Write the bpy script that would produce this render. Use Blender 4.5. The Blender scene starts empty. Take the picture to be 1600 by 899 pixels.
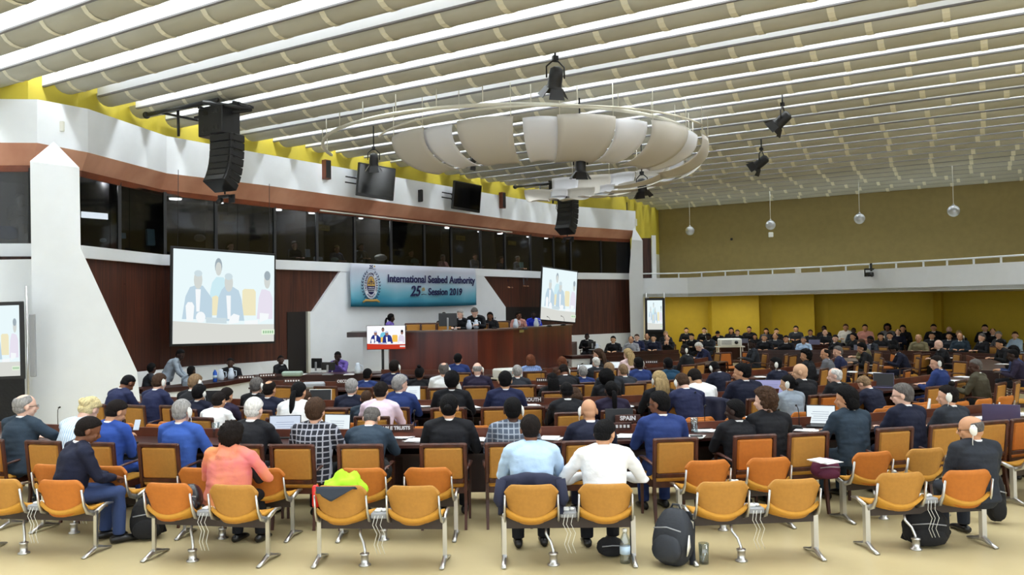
import bpy, bmesh, math, random
from mathutils import Vector, Matrix, noise
R = math.radians
PI = math.pi
sc = bpy.context.scene
COL = sc.collection
random.seed(7)

# ------------------------------------------------------------------ camera
FOC = 1300.0
CH = 2.3
cam = bpy.data.cameras.new('camera')
cam.sensor_width = 36
cam.sensor_fit = 'HORIZONTAL'
cam.lens = FOC / 1600 * 36
cam.clip_end = 300
camo = bpy.data.objects.new('camera', cam)
COL.objects.link(camo)
CM = Matrix.Translation((0, 0, CH)) @ Matrix.Rotation(R(90) + math.atan(35.5 / FOC), 4, 'X') @ Matrix.Rotation(-0.0158, 4, 'Z')
camo.matrix_world = CM
sc.camera = camo

# ------------------------------------------------------------------ exposure, world
sc.view_settings.view_transform = 'Standard'
sc.view_settings.look = 'None'
sc.view_settings.gamma = 1
sc.view_settings.use_curve_mapping = False
EXPO = 0.85
sc.view_settings.exposure = EXPO
sc.cycles.use_denoising = True
sc.cycles.max_bounces = 5
sc.cycles.diffuse_bounces = 3
sc.cycles.glossy_bounces = 2
sc.cycles.transmission_bounces = 3
sc.cycles.transparent_max_bounces = 6
sc.cycles.sample_clamp_indirect = 4
sc.cycles.caustics_reflective = False
sc.cycles.caustics_refractive = False
LAMP = 232.0      # watts of one full-length fluorescent run
WORLD = 1.35
w = bpy.data.worlds.new('world')
sc.world = w
w.use_nodes = True
w.node_tree.nodes['Background'].inputs[0].default_value = (0.86, 0.93, 1.0, 1)
w.node_tree.nodes['Background'].inputs[1].default_value = WORLD

# ------------------------------------------------------------------ helpers
def ray(px, py):
    v = Vector(((px - 800) / FOC, (449.5 - py) / FOC, -1))
    return (CM.to_3x3() @ v)
def at(px, py, Y):
    d = ray(px, py)
    return Vector((0, 0, CH)) + d * (Y / d.y)
def ath(px, py, h):
    d = ray(px, py)
    return Vector((0, 0, CH)) + d * ((h - CH) / d.z)
def hor(px):
    return 485 + 0.0158 * (800 - px)
def gx(px, Y):
    return (px - 800) / FOC * Y

def s2l(c):
    return tuple((x / 12.92 if x <= 0.04045 else ((x + 0.055) / 1.055) ** 2.4) for x in c)
MATS = {}
def mat(name, rgb=(128, 128, 128), rough=0.6, metal=0.0, var=0.0, scale=20, bump=0.0, bscale=60, kind=None, rgb2=None,
        emit=0, sheen=0, coord='Object', stretch=(1, 1, 1), spec=0.5):
    if name in MATS:
        return MATS[name]
    m = bpy.data.materials.new(name)
    m.use_nodes = True
    nt = m.node_tree
    b = nt.nodes['Principled BSDF']
    c = s2l([x / 255 for x in rgb])
    b.inputs['Base Color'].default_value = (*c, 1)
    b.inputs['Roughness'].default_value = rough
    b.inputs['Metallic'].default_value = metal
    b.inputs['Specular IOR Level'].default_value = spec
    if emit:
        b.inputs['Emission Color'].default_value = (*c, 1)
        b.inputs['Emission Strength'].default_value = emit
    tc = nt.nodes.new('ShaderNodeTexCoord')
    mp = nt.nodes.new('ShaderNodeMapping')
    nt.links.new(tc.outputs[coord], mp.inputs[0])
    mp.inputs['Scale'].default_value = stretch
    if rgb2 or var:
        c2 = s2l([x / 255 for x in rgb2]) if rgb2 else tuple(max(0, x * (1 - var)) for x in c)
        c1 = c if rgb2 else tuple(min(1, x * (1 + var)) for x in c)
        mix = nt.nodes.new('ShaderNodeMix')
        mix.data_type = 'RGBA'
        mix.inputs[6].default_value = (*c1, 1)
        mix.inputs[7].default_value = (*c2, 1)
        if kind == 'check':
            ck = None
            sx = nt.nodes.new('ShaderNodeSeparateXYZ')
            nt.links.new(mp.outputs[0], sx.inputs[0])
            outs = []
            for ax in (0, 2):
                mm = nt.nodes.new('ShaderNodeMath'); mm.operation = 'MULTIPLY'; mm.inputs[1].default_value = scale
                fr = nt.nodes.new('ShaderNodeMath'); fr.operation = 'FRACT'
                lt = nt.nodes.new('ShaderNodeMath'); lt.operation = 'LESS_THAN'; lt.inputs[1].default_value = 0.22
                nt.links.new(sx.outputs[ax], mm.inputs[0]); nt.links.new(mm.outputs[0], fr.inputs[0]); nt.links.new(fr.outputs[0], lt.inputs[0])
                outs.append(lt)
            mx = nt.nodes.new('ShaderNodeMath'); mx.operation = 'MAXIMUM'
            nt.links.new(outs[0].outputs[0], mx.inputs[0]); nt.links.new(outs[1].outputs[0], mx.inputs[1])
            nt.links.new(mx.outputs[0], mix.inputs[0])
        elif kind == 'stripe':
            wv = nt.nodes.new('ShaderNodeTexWave')
            wv.inputs['Scale'].default_value = scale
            wv.inputs['Distortion'].default_value = 1.5
            nt.links.new(mp.outputs[0], wv.inputs[0])
            rp = nt.nodes.new('ShaderNodeValToRGB')
            rp.color_ramp.elements[0].position = 0.42; rp.color_ramp.elements[1].position = 0.58
            nt.links.new(wv.outputs[1], rp.inputs[0])
            nt.links.new(rp.outputs[0], mix.inputs[0])
        else:
            nz = nt.nodes.new('ShaderNodeTexNoise')
            nz.inputs['Scale'].default_value = scale
            nz.inputs['Detail'].default_value = 4
            nt.links.new(mp.outputs[0], nz.inputs[0])
            rp = nt.nodes.new('ShaderNodeValToRGB')
            rp.color_ramp.elements[0].position = 0.35; rp.color_ramp.elements[1].position = 0.65
            nt.links.new(nz.outputs[0], rp.inputs[0])
            nt.links.new(rp.outputs[0], mix.inputs[0])
        nt.links.new(mix.outputs[2], b.inputs['Base Color'])
    if bump:
        nz = nt.nodes.new('ShaderNodeTexNoise')
        nz.inputs['Scale'].default_value = bscale
        nz.inputs['Detail'].default_value = 3
        nt.links.new(mp.outputs[0], nz.inputs[0])
        bp = nt.nodes.new('ShaderNodeBump')
        bp.inputs['Strength'].default_value = bump
        bp.inputs['Distance'].default_value = 0.02
        nt.links.new(nz.outputs[0], bp.inputs['Height'])
        nt.links.new(bp.outputs[0], b.inputs['Normal'])
    MATS[name] = m
    return m
def glow(name, rgb, s=1.0):
    if name in MATS: return MATS[name]
    m = bpy.data.materials.new(name); m.use_nodes = True
    nt = m.node_tree; nt.nodes.clear()
    e = nt.nodes.new('ShaderNodeEmission'); o = nt.nodes.new('ShaderNodeOutputMaterial')
    e.inputs[0].default_value = (*s2l([x / 255 for x in rgb]), 1); e.inputs[1].default_value = s * 2 ** -EXPO
    nt.links.new(e.outputs[0], o.inputs[0])
    MATS[name] = m
    return m
def glassmat(name, rgb, alpha, rough=0.05):
    m = bpy.data.materials.new(name); m.use_nodes = True
    nt = m.node_tree; nt.nodes.clear()
    t = nt.nodes.new('ShaderNodeBsdfTransparent'); g = nt.nodes.new('ShaderNodeBsdfGlossy'); mx = nt.nodes.new('ShaderNodeMixShader')
    o = nt.nodes.new('ShaderNodeOutputMaterial')
    t.inputs[0].default_value = (*s2l([x / 255 for x in rgb]), 1)
    g.inputs[1].default_value = rough
    mx.inputs[0].default_value = alpha
    nt.links.new(t.outputs[0], mx.inputs[1]); nt.links.new(g.outputs[0], mx.inputs[2]); nt.links.new(mx.outputs[0], o.inputs[0])
    MATS[name] = m
    return m

def tag(o, label=None, cat=None, group=None, kind=None):
    if label: o['label'] = label
    if cat: o['category'] = cat
    if group: o['group'] = group
    if kind: o['kind'] = kind
    return o
def empty(name, loc=(0, 0, 0), rz=0, label=None, cat=None, group=None, kind=None):
    o = bpy.data.objects.new(name, None); COL.objects.link(o)
    o.location = loc; o.rotation_euler = (0, 0, rz)
    o.empty_display_size = 0.1
    return tag(o, label, cat, group, kind)
def dup(o, loc=None, rz=None, label=None, group=None, parent=None):
    c = o.copy(); COL.objects.link(c)
    if parent is not None: c.parent = parent
    if loc is not None: c.location = loc
    if rz is not None: c.rotation_euler = (0, 0, rz)
    if label: c['label'] = label
    if group: c['group'] = group
    for ch in list(o.children): dup(ch, parent=c)
    return c

class MB:
    """mesh collector"""
    def __init__(s): s.v = []; s.f = []; s.m = []; s.mi = 0; s.sm = []
    def add(s, vs, fs, smooth=False):
        n = len(s.v); s.v += [tuple(v) for v in vs]
        for f in fs:
            s.f.append([i + n for i in f]); s.m.append(s.mi); s.sm.append(smooth)
        return s
    def box(s, c, d, M=None, bev=0.0):
        hx, hy, hz = d[0] / 2, d[1] / 2, d[2] / 2
        b = min(bev, hx * .9, hy * .9, hz * .9)
        if b <= 0:
            vs = [Vector((sx * hx, sy * hy, sz * hz)) for sz in (-1, 1) for sx, sy in ((-1, -1), (1, -1), (1, 1), (-1, 1))]
            fs = [[3, 2, 1, 0], [4, 5, 6, 7]] + [[i, (i + 1) % 4, 4 + (i + 1) % 4, 4 + i] for i in range(4)]
        else:
            vs = []; 
            rings = [(-hz, b), (-hz + b, 0), (hz - b, 0), (hz, b)]
            for z, ins in rings:
                x, y = hx - ins, hy - ins
                if ins: pts = [(-x, -y), (x, -y), (x, y), (-x, y)]; pts = [p for p in pts for _ in (0, 1)]
                else: pts = [(-x, -y + b), (-x + b, -y), (x - b, -y), (x, -y + b), (x, y - b), (x - b, y), (-x + b, y), (-x, y - b)]
                if ins: pts = [(-x, -y + b * .3), (-x + b * .3, -y), (x - b * .3, -y), (x, -y + b * .3), (x, y - b * .3), (x - b * .3, y), (-x + b * .3, y), (-x, y - b * .3)]
                vs += [Vector((p[0], p[1], z)) for p in pts]
            fs = [list(range(7, -1, -1)), list(range(24, 32))]
            for r in range(3):
                fs += [[r * 8 + i, r * 8 + (i + 1) % 8, r * 8 + 8 + (i + 1) % 8, r * 8 + 8 + i] for i in range(8)]
        c = Vector(c)
        vs = [(M @ v if M else v) + c for v in vs]
        return s.add(vs, fs)
    def tube(s, pts, rad, seg=8, cap=True, smooth=True, up=None):
        pts = [Vector(p) for p in pts]
        if not isinstance(rad, (list, tuple)): rad = [rad] * len(pts)
        n = len(pts); vs = []; 
        ref = Vector(up) if up else None
        X = None
        for i, p in enumerate(pts):
            t = (pts[min(i + 1, n - 1)] - pts[max(i - 1, 0)])
            if t.length < 1e-9: t = Vector((0, 0, 1))
            t.normalize()
            if X is None:
                r0 = ref or (Vector((1, 0, 0)) if abs(t.x) < 0.9 else Vector((0, 1, 0)))
                X = r0 - t * r0.dot(t); X.normalize()
            else:
                r0 = ref or X
                X = r0 - t * r0.dot(t); X.normalize()
            Y = t.cross(X)
            r = rad[i]; rx, ry = (r if isinstance(r, (tuple, list)) else (r, r))
            for k in range(seg):
                a = 2 * PI * k / seg
                vs.append(p + X * (rx * math.cos(a)) + Y * (ry * math.sin(a)))
        fs = []
        for i in range(n - 1):
            for k in range(seg):
                fs.append([i * seg + k, i * seg + (k + 1) % seg, (i + 1) * seg + (k + 1) % seg, (i + 1) * seg + k])
        if cap:
            fs.append(list(range(seg - 1, -1, -1))); fs.append([(n - 1) * seg + k for k in range(seg)])
        return s.add(vs, fs, smooth)
    def ball(s, c, r, seg=14, rings=9, M=None, fn=None):
        c = Vector(c); r = r if isinstance(r, (tuple, list)) else (r, r, r)
        vs = []
        def P(th, ph):
            d = Vector((math.cos(ph) * math.cos(th), math.cos(ph) * math.sin(th), math.sin(ph)))
            v = Vector((d.x * r[0], d.y * r[1], d.z * r[2]))
            if fn: v = fn(d, v)
            return (M @ v if M else v) + c
        vs.append(P(0, -PI / 2))
        for j in range(1, rings):
            ph = -PI / 2 + PI * j / rings
            for i in range(seg): vs.append(P(2 * PI * i / seg, ph))
        vs.append(P(0, PI / 2))
        fs = [[0, 1 + (i + 1) % seg, 1 + i] for i in range(seg)]
        for j in range(rings - 2):
            for i in range(seg):
                a = 1 + j * seg
                fs.append([a + i, a + (i + 1) % seg, a + seg + (i + 1) % seg, a + seg + i])
        a = 1 + (rings - 2) * seg
        fs += [[a + i, a + (i + 1) % seg, len(vs) - 1] for i in range(seg)]
        return s.add(vs, fs, True)
    def lathe(s, prof, c=(0, 0, 0), seg=16, M=None):
        c = Vector(c); vs = []; n = len(prof)
        for (r, z) in prof:
            for k in range(seg):
                a = 2 * PI * k / seg
                v = Vector((r * math.cos(a), r * math.sin(a), z))
                vs.append((M @ v if M else v) + c)
        fs = []
        for i in range(n - 1):
            for k in range(seg): fs.append([i * seg + k, i * seg + (k + 1) % seg, (i + 1) * seg + (k + 1) % seg, (i + 1) * seg + k])
        fs.append(list(range(seg - 1, -1, -1))); fs.append([(n - 1) * seg + k for k in range(seg)])
        return s.add(vs, fs, True)
    def prism(s, pts, vec):
        pts = [Vector(p) for p in pts]; vec = Vector(vec); n = len(pts)
        vs = pts + [p + vec for p in pts]
        fs = [list(range(n - 1, -1, -1)), list(range(n, 2 * n))] + [[i, (i + 1) % n, n + (i + 1) % n, n + i] for i in range(n)]
        return s.add(vs, fs)
    def quad(s, a, b, c, d): return s.add([a, b, c, d], [[0, 1, 2, 3]])
    def sheet(s, fn, nu, nv, th=0.0, smooth=True):
        """fn(u,v)->Vector with u,v in 0..1; solid sheet of thickness th"""
        P = [[Vector(fn(i / nu, j / nv)) for j in range(nv + 1)] for i in range(nu + 1)]
        W = nv + 1
        N = [[None] * W for _ in range(nu + 1)]
        for i in range(nu + 1):
            for j in range(W):
                du = P[min(i + 1, nu)][j] - P[max(i - 1, 0)][j]; dv = P[i][min(j + 1, nv)] - P[i][max(j - 1, 0)]
                nn = du.cross(dv); nn.normalize(); N[i][j] = nn
        vs = [P[i][j] for i in range(nu + 1) for j in range(W)]
        fs = [[i * W + j, (i + 1) * W + j, (i + 1) * W + j + 1, i * W + j + 1] for i in range(nu) for j in range(nv)]
        if th:
            o = len(vs)
            vs += [P[i][j] - N[i][j] * th for i in range(nu + 1) for j in range(W)]
            fs += [[o + q for q in reversed(f)] for f in list(fs)]
            bd = [(i, 0) for i in range(nu)] + [(nu, j) for j in range(nv)] + [(i, nv) for i in range(nu, 0, -1)] + [(0, j) for j in range(nv, 0, -1)]
            bi = [i * W + j for i, j in bd]
            for k in range(len(bi)):
                a, b = bi[k], bi[(k + 1) % len(bi)]
                fs.append([b, a, a + o, b + o])
        return s.add(vs, fs, smooth)
    def mesh(s, name):
        me = bpy.data.meshes.new(name)
        me.from_pydata(s.v, [], s.f)
        for p, mi, sm in zip(me.polygons, s.m, s.sm): p.material_index = mi; p.use_smooth = sm
        me.update()
        return me
    def build(s, name, mats, parent=None, fix=False):
        me = s.mesh(name)
        if fix:
            bm = bmesh.new(); bm.from_mesh(me); bmesh.ops.recalc_face_normals(bm, faces=bm.faces); bm.to_mesh(me); bm.free()
        if not isinstance(mats, (list, tuple)): mats = [mats]
        for m in mats: me.materials.append(m)
        o = bpy.data.objects.new(name, me); COL.objects.link(o)
        if parent is not None: o.parent = parent
        return o
def struct(name, mb, m, parent=None, fix=False):
    o = mb.build(name, m, parent, fix)
    if parent is None: o['kind'] = 'structure'
    return o
def frame_to(a, b):
    """matrix whose Y axis runs from a to b"""
    y = (Vector(b) - Vector(a)).normalized()
    x = y.cross(Vector((0, 0, 1)))
    if x.length < 1e-6: x = Vector((1, 0, 0))
    x.normalize(); z = x.cross(y)
    return Matrix((x, y, z)).transposed()
def text_mesh(name, s, size, m, parent, M, offset=0.0, align='CENTER', shear=0.0, ext=0.004, spacing=1.0):
    cu = bpy.data.curves.new(name, 'FONT')
    cu.body = s; cu.size = size; cu.align_x = align; cu.align_y = 'CENTER'; cu.offset = offset; cu.shear = shear; cu.extrude = ext
    cu.resolution_u = 4; cu.space_character = spacing
    t = bpy.data.objects.new(name, cu); COL.objects.link(t)
    dg = bpy.context.evaluated_depsgraph_get()
    me = bpy.data.meshes.new_from_object(t.evaluated_get(dg))
    bpy.data.objects.remove(t); bpy.data.curves.remove(cu)
    me.materials.clear(); me.materials.append(m)
    o = bpy.data.objects.new(name, me); COL.objects.link(o)
    o.parent = parent
    o.matrix_local = M
    return o
def remesh(me, voxel, smooth=2, dec=None):
    o = bpy.data.objects.new('t', me); COL.objects.link(o)
    md = o.modifiers.new('r', 'REMESH'); md.mode = 'VOXEL'; md.voxel_size = voxel; md.use_smooth_shade = True
    if smooth:
        sm = o.modifiers.new('s', 'SMOOTH'); sm.factor = 0.5; sm.iterations = smooth
    if dec:
        dc = o.modifiers.new('d', 'DECIMATE'); dc.ratio = dec
    dg = bpy.context.evaluated_depsgraph_get()
    r = bpy.data.meshes.new_from_object(o.evaluated_get(dg))
    bpy.data.objects.remove(o)
    for p in r.polygons: p.use_smooth = True
    return r

# ------------------------------------------------------------------ materials
WHITE = mat('white_paint', (242, 246, 250), 0.6, var=0.012, scale=3)
SOFFIT = mat('cream_paint', (226, 226, 214), 0.6)
FLOOR = mat('beige_floor', (194, 178, 136), 0.42, rgb2=(184, 168, 126), scale=1.1, bump=0.05, bscale=8)
WOODP = mat('panelled_wood', (86, 44, 28), 0.45, rgb2=(54, 26, 18), scale=6, stretch=(3, 3, .12))
WOODL = mat('copper_wood', (220, 166, 138), 0.35, rgb2=(190, 130, 104), scale=.9, stretch=(1, 1, .7))
WOODLIP = mat('wood_lip', (128, 66, 40), 0.4, rgb2=(100, 50, 32), scale=2)
WOODC = mat('chair_wood', (84, 44, 30), 0.4, rgb2=(58, 28, 20), scale=14, stretch=(1, 1, .3))
WOODD = mat('desk_wood', (66, 34, 28), 0.3, rgb2=(44, 22, 20), scale=3, stretch=(1, 1, .3))
WOODPOD = mat('podium_wood', (102, 44, 30), 0.3, rgb2=(62, 26, 22), scale=1.6, stretch=(2, 2, .15))
RISER = mat('riser_wood', (112, 58, 36), 0.4, rgb2=(90, 44, 28), scale=5)
YELLOW = mat('yellow_wall', (196, 178, 56), 0.7, var=0.03, scale=4)
OLIVE = mat('olive_wall', (152, 134, 84), 0.75, var=0.05, scale=4)
YELLOW2 = mat('ochre_wall', (196, 168, 40), 0.7, var=0.03, scale=4)
MUST = mat('mustard_fabric', (178, 126, 52), 0.8, var=0.05, scale=30, bump=0.1, bscale=250)
MUST2 = mat('mustard_fabric_seat', (196, 140, 46), 0.8, var=0.04, scale=30, bump=0.1, bscale=250)
ORANGE = mat('orange_fabric', (186, 108, 32), 0.75, var=0.05, scale=30, bump=0.1, bscale=250)
ALU = mat('polished_aluminium', (205, 205, 205), 0.28, 0.9)
DARKM = mat('dark_beam_metal', (52, 40, 34), 0.5)
GREYP = mat('grey_plastic', (150, 152, 156), 0.4)
BLACK = mat('black_metal', (20, 20, 23), 0.5)
BLACKP = mat('black_plastic', (14, 14, 16), 0.35)
BLACKC = mat('black_cloth', (20, 20, 22), 0.9, bump=.4, bscale=20)
PAPER = mat('paper', (244, 244, 246), 0.7)
WHITEP = mat('white_plastic', (236, 236, 230), 0.35)
GLASSD = glassmat('tinted_glass', (172, 176, 182), 0.08)
CLEAR = glassmat('clear_glass', (225, 232, 235), 0.18)
PANELB = mat('baffle_cloth', (180, 178, 162), 0.75, rgb2=(194, 193, 180), scale=.5)
RIB = mat('baffle_rib', (238, 234, 212), 0.6)
FIN = mat('fin_white', (244, 246, 250), 0.4)
FINE = mat('fin_edge', (120, 118, 122), 0.5)
CANV = mat('canopy_cloth', (206, 200, 190), 0.8, bump=.05, bscale=90)
CANW = mat('canopy_cloth_white', (232, 232, 236), 0.8)
PIPE = mat('cream_pipe', (226, 222, 206), 0.4)

# ------------------------------------------------------------------ room shell
fl = MB(); fl.box((4, 20, -0.05), (44, 50, 0.1)); struct('floor', fl, FLOOR)
PXS = [-90, 47, 126, 250, 400, 800, 870, 985]
ZS = [17.2, 17.4, 18.1, 21.0, 23.13, 32.2, 34.6, 36.6]
SILL = [381, 381, 384, 398, 405, 422.5, 426, 427.5]
GTOP = [262, 262, 270, 299, 317, 362, 370, 376]
WTOP = [218, 219, 234, 267, 285.5, 342, 350, 358]
BTOP = [149, 150, 165, 208, 236, 307, 318, 327]
def interp(xs, ys, x):
    for i in range(len(xs) - 1):
        if x <= xs[i + 1] or i == len(xs) - 2:
            t = (x - xs[i]) / (xs[i + 1] - xs[i]); return ys[i] + t * (ys[i + 1] - ys[i])
def wz(px):
    """depth of the front wall behind a column of the view"""
    if px <= 250: return interp(PXS, ZS, px)
    if px >= 870: return interp(PXS, ZS, px)
    return 25.3 / (0.786 - (px - 800) / 1300)
DENSE = [-90, 47, 126, 190, 250, 330, 400, 500, 600, 700, 800, 870, 930, 985]
def wp(px, y, off=0.0):
    """point of the front wall in the column px at image height y; off metres towards the hall"""
    Z = wz(px)
    p = at(px, y, Z)
    q = at(px, y, Z - off * 1.25)
    return q
WN = Vector((0.786, -0.62, 0)).normalized()   # from the front wall into the hall
# columns as true vertical lines
def wcol(px):
    p = at(px, hor(px), wz(px)); return Vector((p.x, p.y, 0))
def hh(px, ys, yl=None):
    y = interp(PXS, ys, px)
    return CH + (hor(px) - y) * wz(px) / FOC
def strip(mb, pxs, lo, hi, offlo=0.0, offhi=0.0, th=0.12):
    """vertical or leaning band following the wall between heights lo(px), hi(px)"""
    for a, b in zip(pxs[:-1], pxs[1:]):
        A, B = wcol(a), wcol(b)
        q = [A + WN * offlo + Vector((0, 0, lo(a))), B + WN * offlo + Vector((0, 0, lo(b))),
             B + WN * offhi + Vector((0, 0, hi(b))), A + WN * offhi + Vector((0, 0, hi(a)))]
        mb.prism(q, -WN * th)
sillh = lambda p: hh(p, SILL)
gtoph = lambda p: hh(p, GTOP)
wtoph = lambda p: hh(p, WTOP) - 0.09
btoph = lambda p: hh(p, BTOP) - 0.1
mb = MB(); strip(mb, DENSE, lambda p: 0, lambda p: sillh(p) - 0.25)
struct('wall_front', mb, WOODP, fix=True)
mb = MB(); strip(mb, DENSE, lambda p: sillh(p) - 0.27, sillh, 0.12, 0.12, 0.75)
struct('trim_1', mb, WHITE, fix=True)
mb = MB(); strip(mb, DENSE, lambda p: gtoph(p) + 0.02, wtoph, 0.03, 0.35, 0.1)
struct('trim_2', mb, WOODL, fix=True)
mb = MB(); strip(mb, DENSE, lambda p: gtoph(p) - 0.08, lambda p: gtoph(p) + 0.05, 0.04, 0.07, 0.1)
struct('trim_3', mb, WOODLIP, fix=True)
mb = MB(); strip(mb, DENSE, wtoph, btoph, 0.35, 0.35, 0.25)
struct('wall_band', mb, WHITE, fix=True)
mb = MB(); strip(mb, DENSE, lambda p: 6.2, lambda p: 7.75, -0.1, -0.1, 0.2)
A = wcol(985) - WN * .1; B = Vector((7.35, 41.3, 0))
mb.prism([A + Vector((0, 0, 4.95)), B + Vector((0, 0, 4.95)), B + Vector((0, 0, 7.75)), A + Vector((0, 0, 7.75))], (-.2, .2, 0))
struct('wall_upper', mb, YELLOW, fix=True)
mb = MB(); A = wcol(985) + Vector((.1, .5, 0)); B = Vector((7.35, 41.3, 0))
mb.prism([A, B, B + Vector((0, 0, 5.0)), A + Vector((0, 0, 5.0))], (-.2, .2, 0)); struct('wall_return', mb, SOFFIT, fix=True)
# brown door and white jamb behind the far column, up on the balcony
mb = MB(); a, b = at(1001, 433, 38.6), at(1019, 433, 38.6)
mb.box(((a.x + b.x) / 2, 38.6, 4.6), (b.x - a.x, .08, 1.9)); 
d = struct('door_1', mb, WOODP)
mb = MB(); mb.box((at(1022, 430, 38.4).x, 38.4, 4.5), (.2, .2, 2.3)); struct('trim_4', mb, WHITE)
# white splayed wall section in the middle that carries the banner
def wallpoly(name, pts, m, off=0.0, th=0.1):
    mb = MB(); q = []
    for (px, y) in pts:
        c = wcol(px); q.append(c + WN * off + Vector((0, 0, CH + (hor(px) - y) * wz(px) / FOC)))
    mb.prism(q, -WN * th)
    return mb
mb = wallpoly('x', [(531, 422), (486, 487), (480, 487), (480, 640), (787, 620), (787, 480), (753, 431)], WHITE, 0.1, 0.1)
struct('wall_middle', mb, WHITE, fix=True)
mb = wallpoly('x', [(477, 487), (480.5, 487), (480.5, 640), (477, 640)], WHITE, 0.12, 0.3); struct('trim_5', mb, SOFFIT, fix=True)
# lower white dado behind the left technicians and right section
def dado(name, pts):
    mb = wallpoly('x', pts, WHITE, 0.08, 0.08); struct(name, mb, WHITE, fix=True)
dado('wall_dado', [(195, 583), (300, 572), (400, 566), (447, 562), (447, 640), (195, 680)])
dado('wall_dado', [(872, 525), (984, 520), (984, 560), (872, 570)])
# door openings: near-black sheets, the shade inside put into their colour
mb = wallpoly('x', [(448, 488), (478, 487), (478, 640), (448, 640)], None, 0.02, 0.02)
d = struct('doorway_2', mb, mat('doorway_shade', (20, 12, 10), 0.6), fix=True)
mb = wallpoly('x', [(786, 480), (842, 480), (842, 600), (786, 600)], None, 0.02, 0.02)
d = struct('doorway_3', mb, mat('doorway_shade', (20, 12, 10), 0.6), fix=True)
# booth glass, mullions, booth rooms
glass_px = [-90, 47, 126, 187, 258, 338, 430, 496, 555, 612, 664, 706, 752, 790, 830, 866, 893, 940, 985]
for i, (a, b) in enumerate(zip(glass_px[:-1], glass_px[1:])):
    if a == 47: continue
    g = MB(); strip(g, [a, b], sillh, lambda p: gtoph(p) - 0.02, 0.0, 0.0, 0.012)
    o = struct('window_%d' % (i + 1), g, GLASSD, fix=True)
    f = MB(); c = wcol(b)
    hz = gtoph(b) - sillh(b)
    f.box((c.x, c.y, sillh(b) + hz / 2), (.07, .09, hz), Matrix.Rotation(R(38), 3, 'Z'))
    f.build('window_frame', BLACK, o)
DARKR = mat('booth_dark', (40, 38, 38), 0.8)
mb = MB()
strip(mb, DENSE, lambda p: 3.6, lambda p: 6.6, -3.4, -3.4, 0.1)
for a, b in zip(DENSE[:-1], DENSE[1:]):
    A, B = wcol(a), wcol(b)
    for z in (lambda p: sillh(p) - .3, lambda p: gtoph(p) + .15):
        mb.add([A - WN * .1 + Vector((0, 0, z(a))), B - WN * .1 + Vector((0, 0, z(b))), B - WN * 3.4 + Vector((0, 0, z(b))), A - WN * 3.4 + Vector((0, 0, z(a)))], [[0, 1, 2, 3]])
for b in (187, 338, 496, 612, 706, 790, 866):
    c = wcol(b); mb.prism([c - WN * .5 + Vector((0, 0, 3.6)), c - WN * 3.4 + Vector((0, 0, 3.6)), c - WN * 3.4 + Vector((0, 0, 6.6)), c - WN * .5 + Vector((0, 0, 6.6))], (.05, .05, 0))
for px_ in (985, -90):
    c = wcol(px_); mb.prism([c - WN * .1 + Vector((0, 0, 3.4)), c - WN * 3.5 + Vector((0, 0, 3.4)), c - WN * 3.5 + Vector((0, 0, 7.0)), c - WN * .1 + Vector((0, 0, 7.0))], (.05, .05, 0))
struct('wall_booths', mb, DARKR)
# far wall (olive above the balcony, ochre folds below)
FA = Vector((7.35, 41.3, 0)); FB = Vector((23.5, 31.6, 0))
mb = MB(); mb.prism([FA, FB, FB + Vector((0, 0, 7.75)), FA + Vector((0, 0, 7.75))], (.1, .2, 0)); struct('wall_far', mb, OLIVE, fix=True)
mb = MB(); mb.prism([FB, Vector((21.8, -3, 0)), Vector((21.8, -3, 7.75)), FB + Vector((0, 0, 7.75))], (.2, 0, 0)); struct('wall_right', mb, OLIVE, fix=True)
mb = MB(); mb.prism([Vector((-12.9, -3, 0)), Vector((-12.9, 17, 0)), Vector((-12.9, 17, 7.75)), Vector((-12.9, -3, 7.75))], (-.2, 0, 0)); struct('wall_left', mb, WHITE, fix=True)
zz = [(1008, 39.6), (1106, 39.0), (1112, 38.4), (1186, 37.6), (1188, 38.4), (1206, 38.2), (1272, 36.6), (1274, 37.4), (1294, 37.1), (1458, 34.2), (1470, 33.2), (1474, 34.2), (1640, 31.6)]
def zpt(p, z): q = at(p, hor(p), z); return Vector((q.x, q.y, 0))
mb = MB()
for i, (a, b) in enumerate(zip(zz[:-1], zz[1:])):
    A, B = zpt(*a), zpt(*b); mb.prism([A, B, B + Vector((0, 0, 2.95)), A + Vector((0, 0, 2.95))], (.05, .1, 0))
struct('wall_under_balcony', mb, YELLOW2, fix=True)
# balcony
BP = [(985, 37.2), (1003, 37.1), (1075, 36.8), (1150, 35.5), (1225, 34.1), (1300, 32.5), (1375, 30.9), (1450, 29.2), (1525, 27.4), (1600, 25.7), (1700, 23.6)]
BT = [435, 435, 434, 430.5, 427.6, 424.4, 420.4, 416.6, 412.8, 408.7, 403.5]
BBt = [464.5, 464.5, 463.8, 462, 460.4, 458.5, 456.5, 455, 453.2, 451.5, 449]
mb = MB(); sl = MB(); rl = MB()
q = []
for (p, z), t, b in zip(BP, BT, BBt):
    c = zpt(p, z); q.append((c, CH + (hor(p) - t) * z / FOC, CH + (hor(p) - b) * z / FOC))
for (A, t1, b1), (B, t2, b2) in zip(q[:-1], q[1:]):
    n = Vector((B.y - A.y, -(B.x - A.x), 0)).normalized() * -1
    if n.y < 0: n = -n
    mb.prism([A + Vector((0, 0, b1)), B + Vector((0, 0, b2)), B + Vector((0, 0, t2)), A + Vector((0, 0, t1))], n * .15)
    far1 = A + Vector((.5, .86, 0)) * 9; far2 = B + Vector((.5, .86, 0)) * 9
    sl.prism([A + Vector((0, 0, b1 + .02)), B + Vector((0, 0, b2 + .02)), far2 + Vector((0, 0, b2 + .02)), far1 + Vector((0, 0, b1 + .02))], (0, 0, .12))
struct('balcony_parapet', mb, WHITE, fix=True); struct('balcony_slab', sl, SOFFIT, fix=True)
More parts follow.
